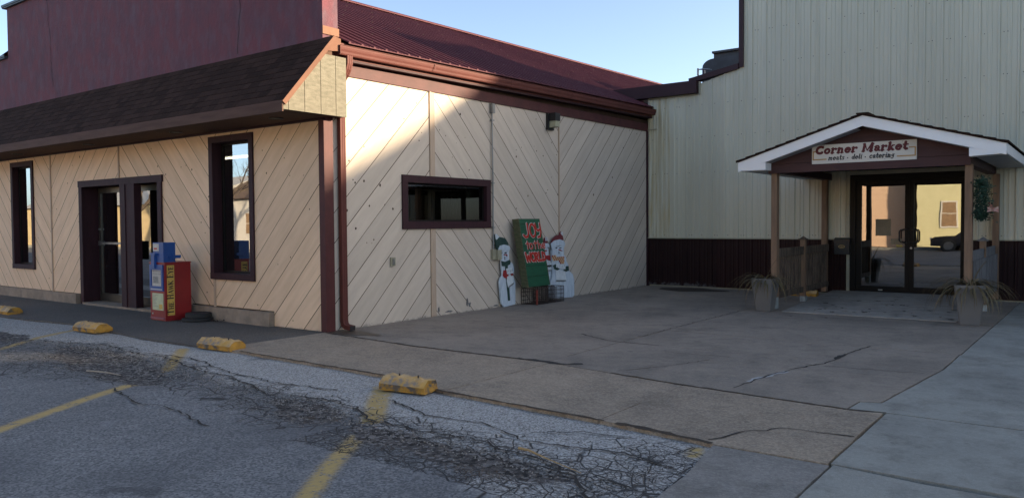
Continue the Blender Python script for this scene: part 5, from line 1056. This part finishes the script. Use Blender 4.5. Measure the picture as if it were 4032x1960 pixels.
# ================================================================= THINGS BY THE SIDE WALL
def snowman(key, X, label, cols):
    D = SNOW[key]; ys = [p[0] for p in D['body']]; t = thing('snowman_cutout', label, 'snowman', (X, sum(ys) / len(ys), 0), 0, 'wooden snowmen')
    yb = min(ys); 
    def planks(name, poly, d0, d1, m, w_=.042):
        """vertical grooved slats clipped to the outline"""
        mb = MB(); y0 = min(p[0] for p in poly); y1 = max(p[0] for p in poly); k = 0
        # the outlines are not convex: cut column by column using crossings of fine slices
        y = y0
        while y < y1 - 1e-4:
            y2 = min(y + w_, y1); n = 4; prev = None; cols_ = []
            for i in range(n + 1):
                yy = min(max(y + (y2 - y) * i / n, y0 + 5e-4), y1 - 5e-4); cr = sorted([a[1] + (b[1] - a[1]) * (yy - a[0]) / (b[0] - a[0]) for a, b in zip(poly, poly[1:] + poly[:1]) if (a[0] > yy) != (b[0] > yy)])
                cols_.append((yy, cr))
            for i in range(n):
                (ya, ca), (yc, cb) = cols_[i], cols_[i + 1]; ga = d1 - (.012 if i == 0 else 0); gb = d1 - (.012 if i == n - 1 else 0)
                m_ = min(len(ca), len(cb)) // 2
                for j in range(m_):
                    za, zb, zc, zd = ca[2 * j], ca[2 * j + 1], cb[2 * j], cb[2 * j + 1]
                    mb.face([(X + ga, ya, za), (X + gb, yc, zc), (X + gb, yc, zd), (X + ga, ya, zb)], 0, .5)
                    for (p, q, pz, qz) in ((ya, yc, za, zc), (ya, yc, zb, zd)): mb.face([(X + d0, p, pz), (X + d0, q, qz), (X + gb, q, qz), (X + ga, p, pz)], 0, .5)
                    if i == 0: mb.face([(X + d0, ya, za), (X + ga, ya, za), (X + ga, ya, zb), (X + d0, ya, zb)], 0, .5)
                    if i == n - 1: mb.face([(X + d0, yc, zc), (X + gb, yc, zc), (X + gb, yc, zd), (X + d0, yc, zd)], 0, .5)
            y = y2
        return mb.build(name, m, t)
    planks('body', D['body'], -.03, 0, m_white)
    planks('hat', D['hat'], -.028, .004, cols['hat']); planks('hat_tip', D['tip'], -.0, .007, m_snowbook); planks('hat_brim', D['brim'], .0, .010, m_white, .03)
    def flat(name, poly, d0, d1, m):
        mb = MB(); mb.prism([(X + d0, a, b) for a, b in poly], (d1 - d0, 0, 0)); return mb.build(name, m, t)
    if 'tail' in D: flat('scarf_tail', D['tail'], .0, .006, m_dkgreen)
    if cols.get('check'):
        pl = D['scarf']; mb = MB(); y0 = min(p[0] for p in pl); z0 = min(p[1] for p in pl); s = .036
        for i in range(12):
            for j in range(8):
                q = [(y0 + i * s, z0 + j * s), (y0 + i * s + s, z0 + j * s), (y0 + i * s + s, z0 + j * s + s), (y0 + i * s, z0 + j * s + s)]
                if pip((y0 + i * s + s / 2, z0 + j * s + s / 2), pl): mb.prism([(X + .001, a, b) for a, b in q], (.010, 0, 0), (i + j) % 2)
        mb.build('scarf', [m_scarfred, m_scarfcream], t)
    else: flat('scarf', D['scarf'], .001, .010, cols['scarf'])
    flat('mitten', D['mitten'], .001, .011, cols['mitten'])
    if 'mitten2' in D: flat('mitten', D['mitten2'], .001, .011, cols['mitten'])
    flat('book', D['book'], .0065, .013, m_snowbook); bk = D['book']; zb_ = min(p[1] for p in bk); b2 = sorted(bk, key=lambda p: p[1])[:2]
    mb = MB(); bb = sorted(b2, key=lambda p: p[0]); mb.prism([(X + .0135, p[0], p[1] - .0) for p in bb] + [(X + .0135, bb[-1][0], bb[-1][1] + .022), (X + .0135, bb[0][0], bb[0][1] + .022)], (.004, 0, 0)); mb.build('book_edge', m_galv, t)
    sh = D['sheet']; s_ = flat('song_sheet', sh, .012, .017, m_snowbook); mb = MB(); c = [sum(p[i] for p in sh) / 4 for i in (0, 1)]; w_ = (max(p[0] for p in sh) - min(p[0] for p in sh)) * .36
    n = 4
    for i in range(n):
        yy = c[0] - w_ + 2 * w_ * i / (n - 1); zz = c[1] - .012 + (i % 2) * .014; mb.box((X + .0172, yy, zz), (X + .0185, yy + .004, zz + .034)); mb.box((X + .0172, yy - .011, zz - .008), (X + .0186, yy - .0003, zz + .003))
    mb.build('music_notes', m_ink, s_)
    flat('eye', D['eye1'], .0005, .004, m_ink)
    if 'eye2' in D: flat('eye', D['eye2'], .0005, .004, m_ink)
    mb = MB(); mb.prism([(X + .0006, a, b) for a, b in D['nose']], (.010, 0, 0)); mb.build('nose', m_scarfred, t)
    if 'mouth' in D: flat('mouth', D['mouth'], .0005, .003, m_ink)
    return t
snowman('s1', -8.57, 'white wooden snowman cutout with dark green hat and red mitten, left of the green board', dict(hat=m_dkgreen, scarf=m_dkgreen, mitten=m_scarfred))
snowman('s3', -8.598, 'narrow white wooden snowman cutout half hidden between the green board and the big snowman', dict(hat=m_hatred, scarf=m_scarfred, mitten=m_ink))
snowman('s2', -8.555, 'large white wooden snowman cutout with red hat and checked scarf', dict(hat=m_hatred, scarf=m_scarfred, mitten=m_dkgreen, check=True))
# the green board: leans back against the wall, standing on the crates
t = thing('holiday_sign', 'green plank board lettered JOY to the WORLD leaning on the wall above wire crates', 'sign', (-8.34, 11.85, .335))
lean = math.atan2(.10, 1.24); shear = .0
W0, W1, HH, TH = -.345, .345, 1.245, .17
yb0, yb1 = 11.555, 12.235; yt0, yt1 = 11.405, 12.03       # the board also leans a little sideways, as in a bent stack
def Bd(u, v, d):     # u 0..1 across, v 0..1 up, d outward
    y = (yb0 + (yb1 - yb0) * u) * (1 - v) + (yt0 + (yt1 - yt0) * u) * v
    return (-8.30 - .10 * v + d, y, .335 + HH * v + d * .08)
mb = MB(); zs = [0, .155, .31, .455, .60, .72, .84, .925, 1.0]
for a, b in zip(zs, zs[1:]):
    a2, b2 = a + .003, b - .003
    mb.prism([Bd(0, a2, 0), Bd(1, a2, 0), Bd(1, b2, 0), Bd(0, b2, 0)], (-.02, 0, -.0016))
mb.build('planks', m_green, t)
mb = MB(); 
for u0, u1 in ((-.028, -.002), (1.002, 1.028)):
    mb.prism([Bd(u0, 0, -.0), Bd(u1, 0, -.0), Bd(u1, 1, -.0), Bd(u0, 1, -.0)], (-.145, 0, -.01))
mb.prism([Bd(.0, .985, -.022), Bd(1, .985, -.022), Bd(1, 1, -.022), Bd(0, 1, -.022)], (-.11, 0, -.009)); mb.build('side_frame', m_greenside, t)
mb = MB(); mb.prism([Bd(0, .0, -.021), Bd(1, .0, -.021), Bd(1, .98, -.021), Bd(0, .98, -.021)], (-.004, 0, 0)); mb.build('backing', m_ink, t)
HJ = {'J': [[(.50, 1.0), (.52, .30), (.42, .06), (.20, .0), (.02, .16)]], 'O': [arc(.30, .5, .26, .47, 90, 448, 20)], 'Y': [[(.02, .98), (.06, .62), (.22, .48), (.42, .55)], [(.50, 1.0), (.50, .35), (.38, .05), (.14, -.02)]],
      't': [[(.24, 1.0), (.22, .02)], [(.04, .70), (.44, .72)]], 'o': [arc(.25, .36, .20, .34, 90, 448, 16)], 'T': [[(.30, 1.0), (.28, .0)], [(.08, .72), (.52, .74)]], 'h': [[(.08, 1.02), (.10, .02)], [(.10, .46), (.28, .60), (.42, .46), (.42, .02)]], 'e': [[(.08, .32), (.42, .38), (.40, .58), (.24, .66), (.08, .50), (.06, .22), (.22, .04), (.44, .12)]],
      'W': [[(.02, 1.0), (.18, .02), (.36, .70), (.52, .02), (.68, 1.0)]], 'R': [[(.08, .0), (.08, .98), (.36, .90), (.40, .62), (.12, .46), (.46, .0)]], 'L': [[(.08, 1.0), (.08, .04), (.42, .06)]], 'D': [[(.08, .02), (.08, .98), (.38, .84), (.48, .50), (.38, .14), (.10, .03)]]}
def paint(rows):
    Wb = .66; segs = []
    for txt, u0, v0, h, adv, sc in rows:
        u = u0
        for ch, a in zip(txt, adv):
            if ch != ' ':
                for st in HJ[ch]: segs.append(([((u + px * sc), v0 + pz * h + .0) for px, pz in st], h))
            u += a
    d = .0005
    for wd, m_, nm in ((.027, m_letterwhite, 'letter_outline'), (.0185, m_letterred, 'letter')):
        mb = MB()
        for pts, h in segs:
            P = [(u * Wb, v * HH) for u, v in pts]; k = 1.0 if h > .12 else .66
            for i in range(len(P) - 1): stroke(mb, [P[i], P[i + 1]], wd * k + (0 if h < .12 else .003), lambda x, y, dd: Bd(x / Wb, y / HH, dd), 0, d); d += .00008
        mb.build(nm, m_, t); d += .0004
paint([('JOY', .08, .730, .195, (.33, .30, .3), .50), ('toThe', .13, .555, .115, (.16, .19, .22, .19, .2), .36), ('WORLD', .035, .375, .125, (.245, .185, .185, .165, .2), .335)])
# wire crates
def crate(x0, x1, y0, y1, h, label, redpost=False):
    t = thing('wire_crate', label, 'crate', ((x0 + x1) / 2, (y0 + y1) / 2, 0), 0, 'wire crates under the board'); mb = MB(); r_ = .0032
    for z in (.008, h - .004, h * .5):
        mb.tube([(x0, y0, z), (x1, y0, z), (x1, y1, z), (x0, y1, z), (x0, y0, z)], .0055 if z != h * .5 else r_, 5, cap=False)
    mb.build('rim', m_rust, t); mb = MB(); n = 8
    for i in range(n + 1):
        f = i / n; x = x0 + (x1 - x0) * f; y = y0 + (y1 - y0) * f
        mb.tube([(x, y0, 0.008), (x, y0, h)], r_, 4); mb.tube([(x, y1, .008), (x, y1, h)], r_, 4); mb.tube([(x0, y, .008), (x0, y, h)], r_, 4); mb.tube([(x1, y, .008), (x1, y, h)], r_, 4)
        mb.tube([(x, y0, .008), (x, y1, .008)], r_, 4); mb.tube([(x0, y, .008), (x1, y, .008)], r_, 4)
    for f in (.25, .75):
        z = h * f; mb.tube([(x0, y0, z), (x1, y0, z), (x1, y1, z), (x0, y1, z), (x0, y0, z)], r_, 4, cap=False)
    mb.build('wires', m_rust, t)
    mb = MB()
    for x, y in ((x0, y0), (x1, y0), (x1, y1), (x0, y1)): mb.tube([(x, y, 0), (x, y, h)], .007, 6)
    mb.build('corner_post', m_rust, t)
    if redpost: mb = MB(); mb.box((x1 - .02, y0 - .004, .01), (x1 + .006, y0 + .018, h - .02)); mb.build('red_corner_strip', m_redpost, t)
    return t
crate(-8.60, -8.25, 11.74, 12.08, .30, 'rusty wire crate with a red corner strip, under the left end of the green board', True)
crate(-8.60, -8.27, 12.13, 12.335, .315, 'narrow rusty wire crate in the middle under the green board')
crate(-8.59, -8.27, 12.37, 12.66, .30, 'rusty wire crate in front of the big snowman, right end of the row')
# conduit with weatherhead and outlet box
t = thing('conduit_pipe', 'grey metal conduit pipe running up the side wall right of the small window', 'pipe', (XS, 10.92, 1.0)); Xc = XS + .035
mb = MB(); mb.tube([(Xc, 10.905, 3.44), (Xc, 10.905, 2.9), (Xc, 10.915, 2.3), (Xc, 10.91, 1.7), (Xc, 10.915, 1.05)], .0135, 10); mb.build('pipe', m_galv, t, smooth=True)
mb = MB(); mb.box((XS + .008, 10.87, 3.43), (XS + .075, 10.945, 3.60)); mb.build('pipe_head', m_galv, t, bevel=.018)
mb = MB()
for z in (3.3, 2.2, 1.42): mb.box((XS + .004, 10.875, z), (XS + .052, 10.95, z + .018))
mb.build('clamp', m_galv, t)
t = thing('outlet_box', 'beige weatherproof outlet box at the foot of the conduit', 'outlet', (XS, 10.98, .95)); mb = MB(); mb.box((XS + .008, 10.87, .865), (XS + .06, 10.955, 1.04)); mb.build('box', m_beige, t, bevel=.005); mb = MB(); mb.box((XS + .008, 10.958, .855), (XS + .10, 11.07, 1.03)); mb.build('cover', m_beige, t, bevel=.012)
t = thing('outlet_plate', 'small grey outlet plate low on the side wall below the window', 'outlet', (XS, 8.46, .93)); mb = MB(); mb.box((XS + .008, 8.415, .865), (XS + .035, 8.505, .995)); mb.build('plate', m_beige, t, bevel=.006); mb = MB(); mb.box((XS + .0355, 8.44, .885), (XS + .042, 8.48, .975)); mb.build('lid', m_galv, t, bevel=.003)
t = thing('wall_lamp', 'black wall lamp with cream lens under the eave of the side wall', 'lamp', (XS, 12.8, 3.45))
mb = MB(); mb.box((XS + .008, 12.62, 3.30), (XS + .05, 12.84, 3.62)); mb.box((XS + .051, 12.66, 3.47), (XS + .20, 12.83, 3.62)); mb.build('housing', m_black, t, bevel=.008)
mb = MB(); mb.prism([(XS + .055, 12.67, 3.34), (XS + .19, 12.67, 3.36), (XS + .195, 12.67, 3.465), (XS + .055, 12.67, 3.465)], (0, .15, 0)); mb.build('lens', m_lens, t, bevel=.01)
# ================================================================= NEWSPAPER BOX AND FRIENDS
NX0, NX1, NY0, NY1, NH = -12.20, -11.76, 6.58, 7.02, .905
t = thing('newspaper_box', 'red newspaper vending box with blue door and yellow THE HAWK EYE side panel', 'newspaper box', (-11.98, 6.8, 0))
mb = MB(); mb.box((NX0, NY0, 0), (NX1, NY1, NH)); mb.build('cabinet', m_red, t, bevel=.006)
mb = MB(); mb.box((NX0 - .012, NY0 - .012, NH + .001), (NX1 + .008, NY1 + .008, NH + .018)); mb.build('top', m_red, t, bevel=.004)
mb = MB(); a, b = NX0 + .02, NX1 - .03; y = NY0 - .022; zz0, zz1 = .47, .885
mb.box((a, y, zz0), (b, NY0 - .001, zz0 + .075)); mb.box((a, y, zz1 - .085), (b, NY0 - .001, zz1)); mb.box((a, y, zz0 + .075), (a + .05, NY0 - .001, zz1 - .085)); mb.box((b - .05, y, zz0 + .075), (b, NY0 - .001, zz1 - .085)); d = mb.build('door', m_blue, t, bevel=.003)
mb = MB(); mb.box((a + .05, NY0 - .006, zz0 + .075), (b - .05, NY0 - .0015, zz1 - .085)); mb.build('newspaper', m_paper, d)
mb = MB(); mb.box((a + .03, y - .002, zz0 + .018), (b - .02, y - .0003, zz0 + .034)); mb.build('door_caption', m_paper, d)
mb = MB(); mb.box((a + .08, NY0 - .0075, .59), (a + .24, NY0 - .0062, .70)); 
mb.build('photo', m_paper_grey, d)
mb = MB(); rg = random.Random(4)
for z, h in ((.77, .020), (.735, .014), (.713, .006)): 
    x = a + .065
    while x < b - .075: w_ = rg.uniform(.012, .04); mb.box((x, NY0 - .0076, z), (min(x + w_, b - .06), NY0 - .0063, z + h)); x += w_ + .008
for k in range(6): mb.box((a + .25, NY0 - .0075, .595 + k * .017), (b - .06, NY0 - .0063, .600 + k * .017))
mb.build('headline', m_paper_grey, d)
mb = MB(); mb.box((a + .05, NY0 - .008, .165), (b - .02, NY0 - .001, .432)); p = mb.build('poster', m_papergreen, t)
mb = MB()
for k in range(9): mb.box((a + .075, NY0 - .0100, .40 - k * .022), (a + .075 + rg.uniform(.07, .15), NY0 - .0082, .406 - k * .022))
mb.build('poster_text', m_paper_grey, p); mb = MB(); mb.box((a + .25, NY0 - .0101, .185), (b - .045, NY0 - .0083, .26)); mb.build('poster_patch', m_decal, p)
mb = MB(); mb.box((a - .0, NY0 - .03, .035), (b + .02, NY0 - .0012, .05)); mb.box((a, NY0 - .012, .02), (b + .02, NY0 - .0012, .0345)); mb.build('kick_ledge', mat('faded_ledge', (.30, .10, .13), rough=.5), t)
mb = MB(); mb.tube([(a + .05, NY0 - .001, .105), (a + .05, NY0 - .012, .105)], .014, 10); mb.build('round_sticker', m_paper, t)
mb = MB(); mb.box((NX1 + .0005, 6.615, .085), (NX1 + .004, 6.735, .875)); dc = mb.build('side_panel', m_decal, t)
MN = lambda x, z, d: (NX1 + .0042 + d, 6.722 - z, x)
mb = MB(); write(mb, 'THE HAWK EYE', .105, .755, .010, .098, MN, 0.0, 0, caps=.80, dd=.0006, gap=.035, bold=1.35); mb.build('lettering', m_ink, dc)
# blue coin box on top
mb = MB(); mb.box((NX0 + .12, NY0 - .01, NH + .02), (NX1 - .012, NY0 + .19, 1.235)); cb = mb.build('coin_box', m_blue, t, bevel=.006)
mb = MB(); mb.box((NX0 + .13, NY0 - .014, 1.10), (NX0 + .30, NY0 - .0102, 1.215)); cd = mb.build('coin_label', m_paper, cb); mb = MB(); mb.box((NX0 + .16, NY0 - .0158, 1.125), (NX0 + .25, NY0 - .0142, 1.15)); mb.build('label_mark', m_letterred, cd)
mb = MB(); mb.box((NX0 + .13, NY0 - .05, .83), (NX0 + .22, NY0 - .0105, 1.06)); mb.box((NX0 + .11, NY0 - .06, 1.04), (NX0 + .26, NY0 - .0104, 1.07)); mb.build('door_pull', m_blue, cb, bevel=.006)
mb = MB(); mb.box((NX1 - .0115, NY0 + .13, .985), (NX1 + .03, NY0 + .26, 1.035)); mb.box((NX1 - .0115, NY0 + .08, .975), (NX1 + .012, NY0 + .13, 1.03)); mb.build('padlock_hasp', m_blue, cb, bevel=.004)
# slim dark bin behind
t = thing('trash_bin', 'slim dark grey bin behind the red newspaper box', 'bin', (-12.33, 6.78, 0)); mb = MB(); mb.lathe([(0, 0), (.135, 0), (.15, .02), (.155, .43), (.165, .44), (.165, .465), (.145, .465), (.14, .3), (0, .3)], 24, c=(-12.36, 6.86, 0)); mb.build('body', mat('bin_grey', (.035, .04, .045), rough=.6), t, smooth=False)
t = thing('rubber_base', 'flat round black rubber base on the walk beside the newspaper box', 'base', (-11.45, 6.93, 0)); mb = MB(); mb.lathe([(0, 0), (.235, 0), (.24, .03), (.235, .045), (0, .045)], 28, c=(-11.42, 6.92, 0)); mb.build('lower_disc', m_rubber, t); mb = MB(); mb.lathe([(0, .046), (.19, .046), (.20, .06), (.195, .115), (.18, .125), (.05, .12), (.045, .10), (0, .10)], 28, c=(-11.43, 6.94, 0)); mb.build('upper_disc', m_rubber, t)
mb = MB(); rg = random.Random(8)
for k in range(70):
    x, y = rg.uniform(-11.2, -10.9), rg.uniform(6.92, 7.08); s = rg.uniform(.01, .028); c = Vector((x, y, rg.uniform(.003, .03))); u = Vector((rg.gauss(0, 1), rg.gauss(0, 1), rg.gauss(0, .4))).normalized() * s; v = u.cross(Vector((0, 0, 1))) * .5; mb.face([c - u, c - v, c + u, c + v], 0, rg.random())
o = mb.build('leaf_litter', m_leaf, None); struct(o, 'stuff')
# dry grass tufts and a straw on the broken asphalt
mb = MB()
for cx, cy, sx, sy, n in ((-3.0, 3.68, .13, .06, 260), (-2.45, 3.45, .08, .05, 90), (-3.9, 3.72, .08, .04, 60), (-2.15, 4.2, .05, .05, 50), (-4.75, 4.02, .05, .03, 40), (-8.9, 4.42, .10, .05, 70), (-5.0, 3.95, .06, .04, 60)):
    for k in range(n):
        p = Vector((cx + rg.gauss(0, sx), cy + rg.gauss(0, sy), -.025)); a = rg.uniform(0, 6.28); l_ = rg.uniform(.02, .07); d = Vector((math.cos(a), math.sin(a), rg.uniform(.05, .7))).normalized() * l_; q = Vector((-d.y, d.x, 0)).normalized() * .0012; mb.face([p - q, p + q, p + d], 0, rg.random())
o = mb.build('dry_grass', mat('straw', (.20, .13, .075), (.12, .08, .05), rough=.9, scale=20, var=.5), None); struct(o, 'stuff')
mb = MB(); mb.tube([(-3.10, 4.19, .0), (-3.0, 4.16, .01), (-2.8, 4.09, .004), (-2.5, 4.01, -.01)], [.010, .008, .004, .002], 5); tag(mb.build('dry_stalk', mat('pale_straw', (.42, .28, .12), rough=.8), None), 'pale dry corn stalk lying across the cracked asphalt', 'stalk')
mb = MB(); mb.tube([(-8.55, 3.90, -.02), (-8.25, 3.96, -.015), (-8.0, 3.98, -.02)], [.008, .008, .004], 4); tag(mb.build('wood_splinter', mat('pale_wood', (.40, .34, .27), rough=.8), None), 'pale splinter of wood lying in the dirt-filled pothole', 'splinter')

# ================================================================= ACROSS THE STREET AND BESIDE (seen in the door and window glass, or added to shade the lot and bounce light)
def lap_house(name, label, x0, x1, y, z1, depth, m, mroof, lap=.11, wins=(), over=.35, ridge=2.2, group=None):
    t = thing(name, label, 'house', ((x0 + x1) / 2, y, 0), 0, group); mb = MB(); z = 0
    while z < z1:
        mb.face([(x0, y + .018, z), (x1, y + .018, z), (x1, y, min(z + lap, z1)), (x0, y, min(z + lap, z1))]); mb.face([(x0, y, z), (x1, y, z), (x1, y + .018, z), (x0, y + .018, z)]); z += lap
    mb.face([(x0, y, 0), (x0, y - depth, 0), (x0, y - depth, z1), (x0, y, z1)]); mb.face([(x1, y, 0), (x1, y - depth, 0), (x1, y - depth, z1), (x1, y, z1)]); mb.face([(x0, y - depth, 0), (x1, y - depth, 0), (x1, y - depth, z1), (x0, y - depth, z1)])
    mb.build('wall', m, t); mb = MB(); mb.prism([(x0 - over, y + over, z1), (x0 - over, y - depth - over, z1), (x0 - over, y - depth / 2, z1 + ridge)], (x1 - x0 + 2 * over, 0, 0)); mb.build('roof', mroof, t)
    for (wx0, wx1, wz0, wz1) in wins:
        mb = MB(); mb.box((wx0 - .07, y + .02, wz0 - .07), (wx1 + .07, y + .05, wz1 + .07)); f = mb.build('window', m_sign, t); mb = MB(); mb.box((wx0, y + .051, wz0), (wx1, y + .055, (wz0 + wz1) / 2 - .02)); mb.box((wx0, y + .051, (wz0 + wz1) / 2 + .02), (wx1, y + .055, wz1)); mb.build('blind', mat('window_blind', (.28, .18, .10), rough=.7) if 'window_blind' not in MATS else MATS['window_blind'], f)
    return t
m_darkroof = mat('dark_roof', (.08, .07, .065), rough=.9)
lap_house('siding_house', 'yellow lap-sided house across the street, reflected in the glass doors', -8.2, 2.5, -14.3, 5.4, 9, m_yhouse, m_darkroof, wins=[(-6.95, -6.25, 1.15, 2.5), (-3.2, -2.4, 1.15, 2.5)])
lap_house('tan_house', 'orange-tan house across the street beside the yellow one', -19, -9.0, -15.6, 5.6, 9, m_brick, m_darkroof, lap=.3, wins=[(-12.6, -11.9, 1.3, 2.9)])
lap_house('fill_bounce_house', 'long cream house added across the street left of the tan one to bounce light', -33, -20.5, -14.8, 4.6, 9, m_whitevinyl, m_darkroof, wins=[(-30, -29, 1.1, 2.4), (-25, -24, 1.1, 2.4)])  # pale house added to throw sunlight back onto the shop front
lap_house('storage_shed', 'long tan metal shed with a pale roof far down the street', -70, -46.2, -12.5, 2.95, 12, m_shed, m_shedroof, lap=3.0, over=.3, ridge=2.0)
lap_house('white_house', 'white building with a brown roof down the street', -43.5, -36.5, -13.5, 3.1, 8, m_sign, mat('brown_roof', (.16, .11, .08), rough=.9), wins=[(-41, -40, 1, 2.2)])
def tree(x, y, h, seed, label):
    t = thing('bare_tree', label, 'tree', (x, y, 0), 0, 'bare winter trees across the street'); rg = random.Random(seed); tr = MB(); br = MB()
    def grow(p, d, l_, r_, lev):
        P = [p]; q = p; n = 5
        for i in range(n): d = (d + Vector((rg.gauss(0, .13), rg.gauss(0, .13), rg.gauss(.03, .08)))).normalized(); q = q + d * l_ / n; P.append(q)
        (tr if lev == 0 else br).tube(P, [r_ * (1 - .5 * i / n) for i in range(n + 1)], 6 if lev < 2 else 3, cap=False)
        if lev < 5:
            for k in range(4 if lev < 3 else 3):
                b = P[rg.randint(2, n)]; a = rg.uniform(0, 6.28); s = rg.uniform(.5, .95); grow(b, (d + Vector((math.cos(a) * s, math.sin(a) * s, rg.uniform(-.1, .35)))).normalized(), l_ * rg.uniform(.55, .75), r_ * .48, lev + 1)
    grow(Vector((x, y, 0)), Vector((0, 0, 1)), h * .4, h * .026, 0); tr.build('trunk', m_bark, t); br.build('crown', m_bark, t)
tree(-37.0, -9.6, 9, 1, 'bare leafless tree beside the white building down the street'); tree(-47.5, -9.4, 10, 2, 'bare leafless tree in front of the long tan shed'); tree(-30.5, -12.6, 8, 3, 'smaller bare leafless tree nearest on the far kerb')
# parked car
t = thing('parked_car', 'dark sedan parked along the far kerb in front of the yellow house', 'car', (-4.6, -10.4, -.09))
mb = MB(); side = [(-2.2, .30), (-2.18, .62), (-1.95, .78), (-1.1, .88), (-.55, 1.30), (.75, 1.34), (1.45, .95), (2.1, .86), (2.22, .55), (2.2, .30)]
mb.prism([(x, -.85, z) for x, z in side], (0, 1.7, 0)); mb.build('body', m_carpaint, t, off=(0, 0, 0), bevel=.06)
mb = MB(); mb.prism([(-.95, -.86, .92), (-.50, -.86, 1.24), (.70, -.86, 1.27), (1.25, -.86, .95)], (0, 1.72, 0)); mb.build('window_band', m_black, t, off=(0, 0, 0))
for x in (-1.4, 1.4):
    for y in (-.80, .80):
        mb = MB(); mb.tube([(x, y - .1, .32), (x, y + .1, .32)], .32, 20); w_ = mb.build('wheel', m_rubber, t, off=(0, 0, 0)); mb = MB(); mb.tube([(x, y - .11, .32), (x, y + .11, .32)], .19, 12); mb.build('rim', m_galv, w_, off=(0, 0, 0))
for y in (-.6, .6): mb = MB(); mb.box((-2.23, y - .16, .58), (-2.15, y + .16, .72)); mb.build('headlight', m_sign, t, off=(0, 0, 0))
# tall brick block added out of view on the right: it shades the street and lot
t = thing('shading_brick_block', 'unseen tall brick block added beyond the cream metal building to shade the lot', 'building', (36, 12, 0)); mb = MB(); mb.box((11.5, 12.0, 0), (64, 19.6, 8.6)); mb.build('wall', mat('red_brick', (.22, .10, .07), (.16, .075, .055), rough=.9, scale=12, stretch=(1, 1, 4)), t)
mb = MB(); mb.box((11.4, 11.9, 8.601), (64.1, 19.7, 8.9)); mb.build('cornice', m_found, t)
for k in range(9):
    for zz in (1.2, 4.8):
        x = 14 + k * 5.4; mb = MB(); mb.box((x, 11.93, zz), (x + 1.3, 11.999, zz + 2.0)); w_ = mb.build('window', m_sign, t); mb = MB(); mb.box((x + .1, 11.92, zz + .1), (x + 1.2, 11.929, zz + 1.9)); mb.build('pane', m_darkbronze, w_)
